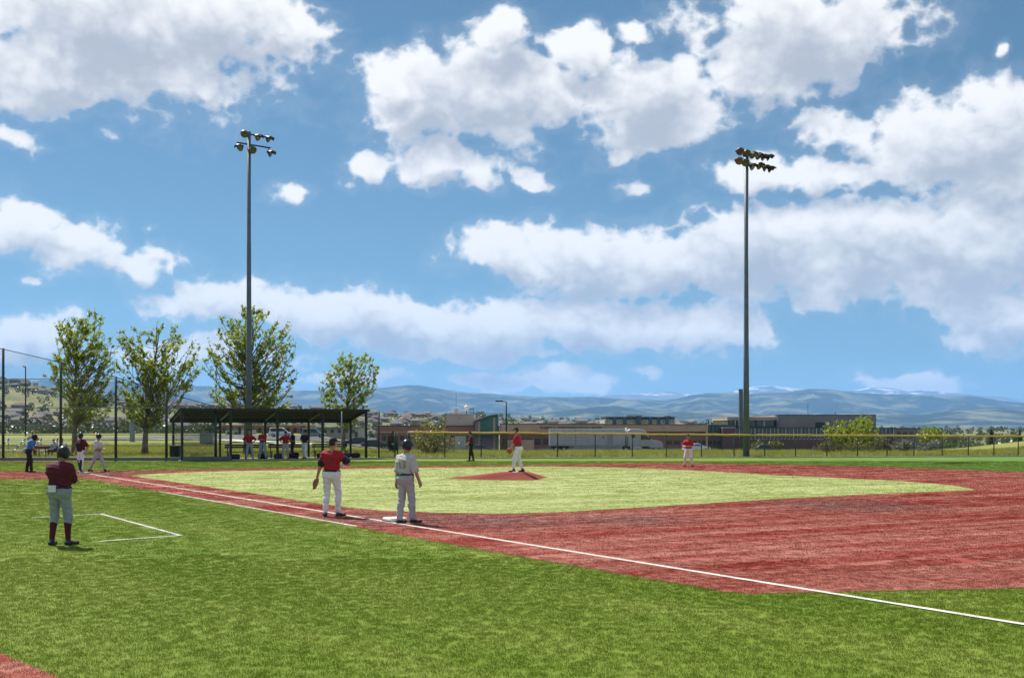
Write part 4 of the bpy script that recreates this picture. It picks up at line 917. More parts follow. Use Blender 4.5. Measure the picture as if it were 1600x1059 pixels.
car('navy car parked just right of the dugout end', 556, 196, (.03, .04, .08), 3.3)
car('dark blue car parked beside the tan loading bay', 752, 235, (.05, .065, .10), 0.0, grp='cars parked by the buildings')
car('white car parked in front of the brick base wall near third baseman', 1088, 190, (.72, .73, .74), 0.1, grp='cars parked by the buildings')
car('dark car parked by the wall right of the twelve lamp pole', 1196, 225, (.04, .06, .06), 0.0, grp='cars parked by the buildings')
def semi_truck():
    d = 188.0; x0 = X(858, d); z = gz(X(950, d), d) + .09; r = thing('semi_truck', 'white semi truck with long trailer parked before the tan wing', 'truck', (x0, d, z))
    W = 1.28; M_TRW = mat('truck_white', (.40, .41, .40), .35, .06, 1.2); M_TRG = mat('trailer_grey', (.28, .29, .285), .4, .1, 1.0)
    MB().box(0, 13.0, -W, W, 1.15, 4.0).build('trailer', M_TRW, r, bevel=.05)
    for k in range(13): MB().box(.5 + k * 1.0, .54 + k * 1.0, -W - .02, -W, 1.2, 3.95).build('rib', M_TRG, r)
    MB().box(0, 13.0, -W - .03, -W + .02, 1.08, 1.25).build('side_rail', M_TRG, r); MB().box(4.2, 12.5, -W - .01, -W + .05, .45, 1.1).build('side_skirt', M_TRG, r); MB().box(4.4, 4.6, -W - .035, -W - .022, 1.3, 3.9).build('door_edge', M_TRG, r)
    # emblem and a line of unreadable small print
    MB().prism([(9.0, 2.62), (9.32, 2.85), (9.28, 2.6), (9.6, 2.52), (9.2, 2.48)], -W - .04, -W - .025).build('emblem', M_BLUEG, r)
    MB().prism([(9.9 + .0, 3.4), (9.9, 1.4), (10.9, 1.4), (10.9, 3.1), (10.75, 3.32), (10.6, 3.4)], -W - .04, -W - .028).build('side_door', M_TRG, r)
    # tractor
    cab = [(13.5, 1.0), (13.5, 3.75), (13.9, 4.0), (15.6, 4.0), (16.4, 3.72), (17.1, 2.95), (17.6, 2.15), (18.9, 1.95), (19.35, 1.7), (19.55, 1.2), (19.5, .7), (17.3, .7), (17.0, 1.0)]
    MB().prism(cab, -1.22, 1.22).build('cab', M_TRW, r, bevel=.08)
    for s in (-1, 1):
        MB().prism([(15.7, 2.15), (15.7, 3.1), (16.55, 3.1), (17.2, 2.2)], s * 1.22, s * 1.235).build('window', M_GLASS, r); MB().prism([(14.1, 2.5), (14.1, 3.0), (14.7, 3.0), (14.7, 2.5)], s * 1.22, s * 1.235).build('window', M_GLASS, r)
        MB().box(15.55, 15.6, s * 1.225 - .012, s * 1.225 + .012, 1.0, 3.6).build('door_seam', M_TRG, r); MB().bar((17.2, s * 1.25, 2.3), (17.2, s * 1.5, 2.5), .05).box(17.1, 17.3, s * 1.5 - .1, s * 1.5 + .1, 2.2, 3.0).build('mirror', M_BLACKP, r)
        MB().box(13.9, 15.9, s * 1.05 - .25, s * 1.05 + .25, .55, 1.02).build('fuel_tank', M_ALU, r, bevel=.1); MB().box(19.2, 19.56, s * .9 - .2, s * .9 + .2, 1.15, 1.4).build('headlight', M_ALU, r)
        for wx in (1.2, 2.5, 13.2, 14.5, 18.4): wheel(r, wx, s * 1.02, .52, .34)
        MB().tube([(13.3, s * 1.0, 1.0), (13.3, s * 1.0, 4.2)], .09, 8).build('exhaust_stack', M_ALU, r, True)
    MB().add([(16.46, -1.05, 3.62), (16.46, 1.05, 3.62), (17.15, 1.1, 2.86), (17.15, -1.1, 2.86)], [(0, 1, 2, 3)]).build('windscreen', M_GLASS, r).location = (.03, 0, .03)
    MB().box(13.0, 19.3, -.45, .45, .62, .95).build('chassis', M_BLACKP, r); MB().box(.3, 3.4, -.5, .5, .62, 1.12).build('bogie', M_BLACKP, r); MB().box(18.9, 19.6, -1.2, 1.2, .35, .68).build('bumper', M_TRG, r, bevel=.05)
semi_truck()

# ------------------------------------------------------------------ hillside suburb
def build_suburb():
    walls = [(0.30, 0.27, 0.235), (0.24, 0.225, 0.21), (0.36, 0.33, 0.30), (0.26, 0.20, 0.165), (0.235, 0.245, 0.25)]; roofs = [(0.115, 0.10, 0.095), (0.16, 0.135, 0.12), (0.135, 0.13, 0.135)]
    names = ['tan', 'grey', 'cream', 'brown', 'blue grey']; rn = ['dark', 'brown', 'grey']; protos = []
    for wi, wc in enumerate(walls):
        for ri, rc in enumerate(roofs):
            L0, W0, H0 = 6.5 + 1.2 * ((wi + ri) % 3), 4.6, 4.4 + .8 * ((wi * 2 + ri) % 3)
            r = thing('suburban_house', f'{names[wi]} house with {rn[ri]} roof in the far suburb', 'house', (0, 0, -500), 0, 'far suburban houses')
            g = MB().box(-L0, L0, -W0, W0, -3, H0); g.box(-L0 * .2, L0 * .75, -W0 - 2.2, -W0 + .2, -3, H0 * .62); g.build('wall', mat('house_wall_%d' % wi, wc, .9, .1, .3), r)
            rf = MB(); ov = .6; e = H0 - .1; rg = H0 + 2.9
            rf.add([(-L0 - ov, -W0 - ov, e), (L0 + ov, -W0 - ov, e), (L0 + ov, W0 + ov, e), (-L0 - ov, W0 + ov, e), (-L0 * .6, 0, rg), (L0 * .6, 0, rg)], [(0, 1, 5, 4), (2, 3, 4, 5), (1, 2, 5), (3, 0, 4), (3, 2, 1, 0)])
            rf.add([(-L0 * .25, -W0 - 2.7, H0 * .62), (L0 * .8, -W0 - 2.7, H0 * .62), (L0 * .8, 0, H0 * .62), (-L0 * .25, 0, H0 * .62), (L0 * .27, -W0 - 2.7, H0 * .62 + 2.1), (L0 * .27, 0, H0 * .62 + 2.1)], [(0, 4, 5, 3), (1, 2, 5, 4), (0, 1, 4)]); rf.build('roof', mat('house_roof_%d' % ri, rc, .9, .15, .4), r)
            wn = MB()
            for x in (-.72, -.42, .1, .45): wn.box(L0 * x, L0 * x + 1.5, -W0 - (2.25 if x > -.2 else .05), -W0 - (2.2 if x > -.2 else 0), 1.0, 2.4)
            for x in (-.6, -.1, .4): wn.box(L0 * x, L0 * x + 1.3, -W0 - .05, -W0, H0 * .62 + .4, H0 - .4)
            wn.build('window', M_GLASS, r); protos.append(r)
    spots = []; area = []; rnd = random.Random(5)
    def row(px0, px1, d0, d1, n, where):
        for _ in range(n):
            for tr in range(12):
                px = rnd.uniform(px0, px1); d = rnd.uniform(d0, d1); x = X(px, d)
                if all((x - a) ** 2 + (d - b) ** 2 > 21 ** 2 for a, b in spots): spots.append((x, d)); area.append(where); break
    row(-60, 120, 1500, 2080, 48, 'high on the hillside at far left'); row(120, 340, 1400, 2050, 48, 'high on the hillside left of the dugout'); row(-60, 140, 820, 1150, 26, 'at the hill foot behind the backstop')
    row(140, 345, 820, 1150, 28, 'at the hill foot left of the dugout'); row(330, 570, 1250, 1800, 42, 'on the slope above the dugout roof'); row(570, 720, 1250, 1800, 34, 'above the brick wing')
    row(740, 945, 1150, 1700, 38, 'above the lettered wing'); row(1050, 1150, 1500, 1950, 12, 'above the glass corner of the office wing'); row(330, 600, 700, 900, 12, 'seen under the dugout roof')
    free = list(protos); kinds = {p.name: p['label'] for p in protos}
    for i, (x, y) in enumerate(spots):
        p = protos[rnd.randrange(len(protos))]
        if free and i < len(protos): o = free.pop(0)
        else: o = copy_tree(p); tag(o, kinds[p.name], 'house', 'far suburban houses')
        base = o['label'].split(' in the far suburb')[0]; o['label'] = base + ' ' + area[i]
        o.location = (x, y, gz(x, y)); o.rotation_euler = (0, 0, rnd.choice([0, .3, -.3, 1.2, 3.14, .8, -.9]) + rnd.uniform(-.15, .15)); s = rnd.uniform(.8, 1.05); o.scale = (s, s, s)
build_suburb()

# ------------------------------------------------------------------ vegetation
M_BARK = mat('bark', (0.17, 0.135, 0.10), .95, .35, 6, bump=.5, stretch=(1, 1, .25))
M_TWIG = mat('twig_bark', (0.10, 0.075, 0.06), .95, .3, 8)
def leaf_mat(name, a, b, t=.42, sc=1.2): return mat(name, a, .42, 0, sc, col2=b, trans=t, coords='World', spec=.45)
M_LEAF = leaf_mat('cottonwood_leaf', (0.16, 0.225, 0.025), (0.40, 0.45, 0.06), .62); M_LEAFY = leaf_mat('willow_leaf', (0.22, 0.29, 0.02), (0.40, 0.46, 0.04)); M_SAGE = leaf_mat('sage_leaf', (0.19, 0.20, 0.15), (0.32, 0.315, 0.25), .3)
M_OLIVE = leaf_mat('olive_leaf', (0.16, 0.18, 0.035), (0.31, 0.29, 0.06)); M_DARKL = leaf_mat('juniper_leaf', (0.030, 0.052, 0.022), (0.062, 0.085, 0.035), .2); M_REDTW = leaf_mat('budding_leaf', (0.13, 0.095, 0.045), (0.19, 0.18, 0.05), .35)
def leaf_cloud(C, size, rng, flat=.35):
    """a small four-cornered leaf, folded a little, at every centre"""
    n = len(C); a = rng.normal(size=(n, 3)); a /= np.linalg.norm(a, axis=1, keepdims=True); b = rng.normal(size=(n, 3)); b -= a * (a * b).sum(1, keepdims=True); b /= np.linalg.norm(b, axis=1, keepdims=True); c = np.cross(a, b)
    s = (size * rng.uniform(.6, 1.3, (n, 1)))
    V = np.stack([C - a * s * .6, C + b * s * .42 + c * s * .10, C + a * s * .7, C - b * s * .42 + c * s * .10], 1).reshape(-1, 3); return V, np.arange(n * 4).reshape(-1, 4)
def in_env(px, py, env):
    return in_poly(np.array([px]), np.array([py]), env)[0]
def grow_tree(name, label, cat, base_px, d, env, seed, ntips, leaves, leaf, trunk_r, m_leaf, stems=1, zb=None, depth=None, group=None, m_wood=None, crown_low=None, thick=.8, spread=.42):
    if stems == 1:
        ex = (min(e[0] for e in env) + max(e[0] for e in env)) / 2; env = [(ex + (e[0] - ex) * 1.16, e[1] - 3) for e in env]
    rng = np.random.default_rng(seed); x = X(base_px, d); zb = gz(x, d) if zb is None else zb; base = Vector((x, d, zb - .05)); root = thing(name, label, cat, base, 0, group)
    ys = [e[1] for e in env]; xs = [e[0] for e in env]; toppy = min(ys); depth = depth or (max(xs) - min(xs)) / FPX * d * thick
    cx = (min(xs) + max(xs)) / 2; Htop = Z(toppy, d) - zb; low = (Z(max(ys), d) - zb) if crown_low is None else crown_low; low = max(low, .05)
    wood = MB(); T = []; tr = MB()
    topx = np.mean([e[0] for e in env if e[1] < toppy + (max(ys) - toppy) * .15])
    def trunk_at(z, k=0):
        t = max(min(z / Htop, 1), 0); return Vector(((X(topx, d) - x) * t ** 1.6 + .12 * math.sin(3 * t + seed), .10 * math.sin(4 * t + seed * 2), z))
    if stems == 1:
        zz = np.linspace(0, Htop * .9, 12); tr.tube([trunk_at(z) for z in zz], [trunk_r * (1.25 if i == 0 else 1) * max(1 - .93 * (z / (Htop * .92)) ** .9, .06) for i, z in enumerate(zz)], 9).build('trunk', m_wood or M_BARK, root, True)
    tips = []
    while len(tips) < ntips:
        px, py = rng.uniform(min(xs), max(xs)), rng.uniform(min(ys), max(ys))
        if not in_env(px, py, env): continue
        dy = rng.uniform(-.5, .5) * depth * math.sqrt(max(.12, 1 - ((px - cx) / (max(xs) - min(xs)) * 2) ** 2)); p = P(px, py, d + dy) - base
        if len(tips) < 4000 and all((p - q).length > spread for q in tips[-40:]): tips.append(p)
        else: spread *= .97
    L0 = []; perl = leaves // ntips
    for i, p in enumerate(tips):
        if stems == 1:
            hd = math.hypot(p.x, p.y); z0 = max(min(low * .9, p.z - .2), p.z - .35 - hd * rng.uniform(.7, 1.25)); z0 = max(min(z0, Htop * .86), .3); s = trunk_at(z0)
        else:
            s = Vector((rng.uniform(-.15, .15) * stems * .25, rng.uniform(-.2, .2), 0))
        mid = s.lerp(p, .5) + Vector((0, 0, -.06 * (p - s).length)) + Vector(rng.normal(0, .085, 3)) * (p - s).length
        r0 = max(.008, trunk_r * .15 * min(1.4, (p - s).length / 3)) if stems == 1 else trunk_r * rng.uniform(.6, 1.1)
        wood.tube([s, s.lerp(mid, .5) + Vector(rng.normal(0, .05, 3)), mid, mid.lerp(p, .5) + Vector(rng.normal(0, .06, 3)), p], [r0, r0 * .8, r0 * .6, r0 * .4, r0 * .14], 5)
        for k in range(4):
            t = rng.uniform(.55, 1.0); a = mid.lerp(p, (t - .5) * 2) if t > .5 else s.lerp(mid, t * 2); b = a + Vector(rng.normal(0, 1, 3)).normalized() * rng.uniform(.3, .9) * spread * 1.3 + Vector((.10, 0, .10)); wood.tube([a, b], [r0 * .3, r0 * .1], 4)
            m = max(1, int(perl * .2)); tt = rng.uniform(.1, 1.15, (m, 1)); L0.append(np.array(a) + (np.array(b) - np.array(a)) * tt + rng.normal(0, spread * .17, (m, 3)))
        m = max(1, int(perl * .16)); tt = rng.uniform(.5, 1.08, (m, 1)); L0.append(np.array(mid) + (np.array(p) - np.array(mid)) * tt + rng.normal(0, spread * .16, (m, 3)))
    wood.build('limbs' if stems == 1 else 'stems', m_wood or M_BARK, root, True)
    C = np.concatenate(L0); C[:, 2] = np.maximum(C[:, 2], .08); V, F = leaf_cloud(C, leaf, rng); big_mesh('crown', V, F, m_leaf, root)
    return root
TG = 'wind blown cottonwoods behind the home side fence'
grow_tree('cottonwood_tree', 'leftmost cottonwood with broad airy crown behind the backstop', 'tree', 117, 80, [(72, 585), (88, 545), (90, 510), (112, 500), (140, 484), (158, 500), (172, 520), (184, 548), (176, 590), (186, 610), (172, 645), (138, 660), (104, 655), (98, 622), (76, 600)], 3, 170, 15000, .125, .24, M_LEAF, group=TG)
grow_tree('cottonwood_tree', 'twin topped cottonwood with a long low branch reaching right', 'tree', 229, 80, [(188, 560), (190, 525), (214, 503), (226, 525), (238, 520), (250, 500), (268, 494), (282, 515), (296, 535), (308, 545), (300, 565), (285, 575), (322, 578), (322, 592), (296, 602), (262, 610), (258, 650), (232, 668), (202, 660), (186, 625), (194, 590)], 5, 170, 15000, .125, .23, M_LEAF, group=TG)
grow_tree('cottonwood_tree', 'large cottonwood crown right behind the slim floodlight pole', 'tree', 383, 83, [(326, 575), (330, 535), (345, 500), (368, 484), (384, 473), (412, 480), (424, 498), (446, 505), (454, 540), (448, 560), (456, 590), (446, 620), (448, 640), (400, 650), (345, 642), (328, 608)], 8, 210, 19000, .125, .25, M_LEAF, group=TG)
grow_tree('cottonwood_tree', 'smallest cottonwood standing over the right end of the dugout', 'tree', 537, 86, [(503, 600), (512, 575), (530, 560), (540, 548), (552, 562), (572, 551), (585, 575), (584, 605), (574, 622), (556, 632), (566, 655), (540, 668), (520, 650), (503, 628)], 12, 125, 10500, .12, .17, M_LEAF, group=TG)
SG = 'shrubs beyond the yellow topped fence'
grow_tree('shrub', 'yellowish many stemmed shrub behind the fence left of the pitcher', 'shrub', 676, 82, [(636, 690), (640, 672), (655, 660), (668, 652), (690, 656), (704, 668), (716, 680), (720, 695), (700, 704), (650, 703)], 21, 70, 3000, .11, .022, M_OLIVE, stems=9, group=SG, m_wood=M_TWIG)
grow_tree('shrub', 'small dark juniper bush beside the field gate', 'shrub', 613, 84, [(603, 700), (605, 685), (612, 674), (620, 678), (623, 700), (613, 706)], 22, 40, 2400, .10, .02, M_DARKL, stems=5, group=SG, spread=.25)
grow_tree('shrub', 'bright lime green willow standing before the taupe hall', 'shrub', 1335, 92, [(1284, 665), (1295, 652), (1318, 650), (1330, 654), (1345, 647), (1362, 652), (1374, 668), (1376, 685), (1340, 692), (1300, 688), (1288, 680)], 23, 110, 6800, .13, .03, M_LEAFY, stems=12, group=SG, m_wood=M_TWIG)
for k, (bx, env, m, lab, sd) in enumerate([(1290, [(1262, 703), (1270, 690), (1292, 682), (1312, 690), (1318, 706), (1270, 708)], M_REDTW, 'brownish twiggy thicket under the left side of the lime willow', 31), (1335, [(1312, 706), (1315, 688), (1340, 682), (1362, 690), (1365, 706)], M_OLIVE, 'olive twiggy thicket below the middle of the lime willow', 32), (1380, [(1355, 704), (1362, 686), (1385, 682), (1400, 692), (1398, 705)], M_REDTW, 'purple brown thicket right of the lime willow', 33)]):
    grow_tree('shrub', lab, 'shrub', bx, 86, env, sd, 50, 1700, .10, .016, m, stems=10, group=SG, m_wood=M_TWIG, spread=.3)
for k, (bx, env, lab, sd, d) in enumerate([(1410, [(1390, 704), (1394, 690), (1412, 685), (1430, 692), (1430, 704)], 'pale grey sagebrush left of its neighbour by the fence', 41, 88), (1455, [(1428, 703), (1436, 692), (1458, 687), (1478, 690), (1476, 703)], 'pale grey sagebrush at the foot of the green bank', 42, 88)]):
    grow_tree('shrub', lab, 'shrub', bx, d, env, sd, 50, 2800, .11, .014, M_SAGE, stems=9, group=SG, m_wood=M_TWIG, spread=.3)
grow_tree('shrub', 'yellow green rounded bush right of the taupe hall annex', 'shrub', 1455, 170, [(1430, 680), (1440, 668), (1462, 665), (1478, 672), (1480, 684), (1450, 690)], 43, 60, 3000, .24, .03, M_LEAFY, stems=9, group=SG, spread=.5)
grow_tree('shrub', 'dim green shrub against the brick wall right of the twelve lamp pole', 'shrub', 1210, 235, [(1196, 702), (1200, 690), (1212, 686), (1224, 692), (1224, 703)], 44, 40, 1500, .3, .03, M_OLIVE, stems=7, group=SG, spread=.6)
grow_tree('shrub', 'dim green shrub against the brick wall left of its twin by the pole', 'shrub', 1185, 235, [(1172, 702), (1176, 692), (1186, 688), (1194, 694), (1194, 703)], 45, 40, 1300, .3, .03, M_OLIVE, stems=7, group=SG, spread=.6)
def conifer(label, px, d, pytop, pybase, seed):
    rng = np.random.default_rng(seed); b = P(px, pybase, d); z0 = gz(b.x, d); r = thing('conifer_tree', label, 'tree', (b.x, d, z0), 0, 'small conifers far right'); H = Z(pytop, d) - z0; MB().tube([(0, 0, 0), (0, 0, H)], [H * .03, .02], 6).build('trunk', M_BARK, r)
    t = rng.uniform(0.06, 1, 1500) ** .8; a = rng.uniform(0, 6.3, 1500); rr = (1 - t) * H * .3 * rng.uniform(.2, 1.05, 1500) * (1 + .3 * np.sin(t * 40)); V, F = leaf_cloud(np.stack([np.cos(a) * rr, np.sin(a) * rr, t * H], -1), H * .045, rng); big_mesh('crown', V, F, M_DARKL, r)
conifer('small dark spruce at far right beyond the green bank', 1549, 240, 670, 690, 1); conifer('dark spruce at the right picture edge beyond the bank', 1593, 260, 673, 690, 2)

# suburb greenery: too small and many to count
def far_trees():
    rng = np.random.default_rng(77); Vs, Fs = [], []; k = 0
    rows = [(-60, 345, 700, 1150, 330, 3.2), (-60, 345, 1250, 2100, 260, 2.6), (330, 760, 800, 1850, 420, 2.8), (740, 1150, 1000, 2000, 380, 2.9), (1130, 1640, 900, 2100, 260, 2.8), (-60, 340, 330, 640, 46, 2.6), (1420, 1640, 320, 700, 40, 2.8)]
    for p0, p1, d0, d1, n, s in rows:
        px = rng.uniform(p0, p1, n); d = rng.uniform(d0, d1, n); x = (px - 800) / FPX * d; h = ground_h(x, d)
        for i in range(n):
            sz = s * rng.uniform(.6, 1.5); m = 44; q = rng.normal(size=(m, 3)); q /= np.linalg.norm(q, axis=1, keepdims=True); q *= rng.uniform(.4, 1, (m, 1)) ** .5 * np.array([sz, sz, sz * rng.uniform(.8, 1.3)]); q += (x[i], d[i], h[i] + sz * .9)
            V, F = leaf_cloud(q, sz * .55, rng); Vs.append(V); Fs.append(F + k); k += len(V)
    tag(big_mesh('distant_trees', np.concatenate(Vs), np.concatenate(Fs), leaf_mat('far_leaf', (0.05, 0.07, 0.028), (0.13, 0.15, 0.05), .25, .02)), 'dark green trees scattered among the far houses', None, None, 'stuff')
far_trees()

# rough grass beyond the fences
def rough_grass():
    m1 = leaf_mat('rough_grass_blade', (0.17, 0.235, 0.022), (0.38, 0.40, 0.055), .45, .35)
    m2 = leaf_mat('rough_grass_dry', (0.22, 0.24, 0.035), (0.42, 0.37, 0.11), .45, .5)
    for i, (m, h, nn) in enumerate(((m1, .30, 7000), (m2, .42, 3200))):
        t = tuft_mesh('grass_tuft', .55, 46, h, .026, m, .9, 50 + i); rng = np.random.default_rng(90 + i)
        y = rng.uniform(68.0, 118, nn * 2) ; u = rng.uniform(-.5, .5, nn * 2); x = u * y
        lim = np.interp(x, [-60, -21.5, -19.2, -9.3, -7.4, 12, 35.2, 75], [67.5, 69.5, 71.2, 75, 72.0, 74.4, 77.2, 82]); k = (y > lim + .2)
        sp = np.abs(y - np.interp(x, [-80, -45, -30, -21, -13, -4, 6, 18, 34, 60], [178, 168, 140, 118, 108, 106, 106, 108, 112, 122])) > 3.0; k &= sp
        x, y = x[k][:nn], y[k][:nn]; n = len(x)
        scatter('rough_grass', np.stack([x, y, ground_h(x, y) - .03], -1), rng.uniform(0, 6.3, n), rng.uniform(.5, 1.2, n), t, ['rough green grass beyond the fences', 'taller yellowing weeds beyond the fences'][i])
rough_grass()

# ------------------------------------------------------------------ people: smooth bodies from blended round cones
def nets(F, o, h):
    """surface nets: mesh of the zero level of F sampled on a grid"""
    s = F < 0; nx, ny, nz = F.shape; c = np.zeros((nx - 1, ny - 1, nz - 1), np.int8)
    for i in (0, 1):
        for j in (0, 1):
            for k in (0, 1): c += s[i:nx - 1 + i, j:ny - 1 + j, k:nz - 1 + k]
    act = (c > 0) & (c < 8); idx = -np.ones(act.shape, np.int64); A = np.argwhere(act); idx[act] = np.arange(len(A))
    acc = np.zeros((len(A), 3)); cnt = np.zeros(len(A)); cr = [(i, j, k) for i in (0, 1) for j in (0, 1) for k in (0, 1)]
    for a in cr:
        for b in cr:
            if sum(b) - sum(a) != 1 or any(q < p for p, q in zip(a, b)): continue
            fa = F[A[:, 0] + a[0], A[:, 1] + a[1], A[:, 2] + a[2]]; fb = F[A[:, 0] + b[0], A[:, 1] + b[1], A[:, 2] + b[2]]; m = (fa < 0) != (fb < 0)
            t = fa[m] / (fa[m] - fb[m]); acc[m] += np.array(a) + t[:, None] * (np.array(b) - np.array(a)); cnt[m] += 1
    V = (A + acc / cnt[:, None]) * h + o; Q = []
    for ax in range(3):
        sl = [slice(None)] * 3; s2 = [slice(None)] * 3; sl[ax] = slice(0, -1); s2[ax] = slice(1, None); e = np.argwhere(s[tuple(sl)] != s[tuple(s2)]); b, c2 = (ax + 1) % 3, (ax + 2) % 3
        e = e[(e[:, b] > 0) & (e[:, c2] > 0) & (e[:, b] < F.shape[b] - 1) & (e[:, c2] < F.shape[c2] - 1)]
        def at(db, dc):
            q = e.copy(); q[:, b] -= db; q[:, c2] -= dc; return idx[q[:, 0], q[:, 1], q[:, 2]]
        q = np.stack([at(1, 1), at(0, 1), at(0, 0), at(1, 0)], -1); fl = ~s[e[:, 0], e[:, 1], e[:, 2]]; q[fl] = q[fl][:, ::-1]; Q.append(q)
    return V, np.concatenate(Q)
def sdf_mesh(prims, h, k=0.03, cuts=(), fold=0.0, seed=0):
    """prims: ('c',a,b,ra,rb) round cone | ('e',centre,radii,R) ellipsoid; cuts: (point, normal) keep the side the normal points away from"""
    lo, hi = np.full(3, 9.), np.full(3, -9.)
    for p in prims:
        if p[0] == 'c':
            for q, r in ((p[1], p[3]), (p[2], p[4])): lo = np.minimum(lo, np.array(q) - r); hi = np.maximum(hi, np.array(q) + r)
        else: r = max(p[2]); lo = np.minimum(lo, np.array(p[1]) - r); hi = np.maximum(hi, np.array(p[1]) + r)
    lo -= 3 * h; hi += 3 * h; n = np.ceil((hi - lo) / h).astype(int) + 1
    g = [lo[i] + h * np.arange(n[i]) for i in range(3)]; Xg, Yg, Zg = np.meshgrid(*g, indexing='ij'); Xg, Yg, Zg = (q.astype(np.float32) for q in (Xg, Yg, Zg)); F = np.full(Xg.shape, 1.0, np.float32)
    for p in prims:
        r = (max(p[3], p[4]) if p[0] == 'c' else max(p[2])) + .11; pts = (p[1], p[2]) if p[0] == 'c' else (p[1],)
        i0 = np.clip(((np.min(pts, 0) - r - lo) / h).astype(int), 0, n); i1 = np.clip(((np.max(pts, 0) + r - lo) / h).astype(int) + 2, 0, n); S = tuple(slice(a, b) for a, b in zip(i0, i1)); x, y, z = Xg[S], Yg[S], Zg[S]
        if p[0] == 'c':
            a, b = np.array(p[1], np.float32), np.array(p[2], np.float32); d = b - a; t = np.clip(((x - a[0]) * d[0] + (y - a[1]) * d[1] + (z - a[2]) * d[2]) / max(float(d.dot(d)), 1e-9), 0, 1)
            f = np.sqrt((x - a[0] - t * d[0]) ** 2 + (y - a[1] - t * d[1]) ** 2 + (z - a[2] - t * d[2]) ** 2) - (p[3] + (p[4] - p[3]) * t)
        else:
            c = p[1]; Rm = p[3] if len(p) > 3 and p[3] is not None else np.eye(3); u = [(x - c[0]) * Rm[0][i] + (y - c[1]) * Rm[1][i] + (z - c[2]) * Rm[2][i] for i in range(3)]
            q = np.sqrt(sum((u[i] / p[2][i]) ** 2 for i in range(3))); f = (q - 1) * min(p[2])
        o = F[S]; w = np.clip(.5 + .5 * (o - f) / k, 0, 1); F[S] = o + (f - o) * w - k * w * (1 - w)
    if fold: F = F + fold * (np.sin(Zg * 38 + Xg * 21 + seed) * np.sin(Xg * 17 - Yg * 23 + seed * 2) + .6 * np.sin(Zg * 71 + Yg * 33 + Xg * 11 + seed))
    for pt, nn in cuts: F = np.maximum(F, (Xg - pt[0]) * nn[0] + (Yg - pt[1]) * nn[1] + (Zg - pt[2]) * nn[2])
    return nets(F, lo, h)
def ik(a, c, l1, l2, hint):
    a, c, hint = (np.array(q, float) for q in (a, c, hint)); d = c - a; L0 = np.linalg.norm(d); L = min(L0, (l1 + l2) * .999); d /= max(L0, 1e-6); c = a + d * L
    t = (l1 * l1 - l2 * l2 + L * L) / (2 * L); hh = math.sqrt(max(l1 * l1 - t * t, 0)); hn = hint - d * hint.dot(d); hn /= max(np.linalg.norm(hn), 1e-6); return a + d * t + hn * hh, c
def rot(ax, a):
    return np.array(Matrix.Rotation(a, 3, ax))
M_SKIN = mat('skin', (0.36, 0.20, 0.135), .55, .08, 10); M_SKIN2 = mat('tanned_skin', (0.27, 0.145, 0.095), .55, .08, 10)
M_HAIR = mat('dark_hair', (0.022, 0.016, 0.012), .6, .3, 30)
CL = {}
def cloth(name, col, rough=.85): return mat('cloth_' + name, col, rough, .12, 14, bump=.25, bump_scale=60)
C_RED = cloth('red', (0.33, 0.012, 0.022)); C_MAROON = cloth('maroon', (0.085, 0.007, 0.020)); C_WHITE = cloth('white', (0.66, 0.68, 0.72)); C_GREY = cloth('grey', (0.36, 0.37, 0.40)); C_GREYJ = cloth('grey_jersey', (0.47, 0.465, 0.47)); C_BLACK = cloth('black', (0.014, 0.014, 0.017)); C_BLUE = cloth('blue', (0.03, 0.17, 0.48)); C_TAN = cloth('tan', (0.40, 0.33, 0.25)); C_NAVY = cloth('navy', (0.03, 0.04, 0.08)); C_BLUEG = cloth('blue_grey', (0.26, 0.33, 0.40))
M_HELM = mat('helmet_gloss', (0.009, 0.009, 0.011), .3, .2, 4, spec=.45); M_SHOE = mat('shoe_black', (0.02, 0.02, 0.022), .5, .2, 10); M_SHOEW = mat('shoe_white', (0.55, 0.55, 0.55), .5, .1, 10); M_LEATHER = mat('glove_leather', (0.23, 0.115, 0.045), .6, .25, 14, bump=.2); M_GOLD = mat('number_gold', (0.30, 0.19, 0.05), .6, .1, 8); M_GOLDD = mat('number_dark', (0.08, 0.05, 0.02), .6, .1, 8); M_EYE = mat('eye_dark', (0.02, 0.015, 0.012), .3, .1, 5)
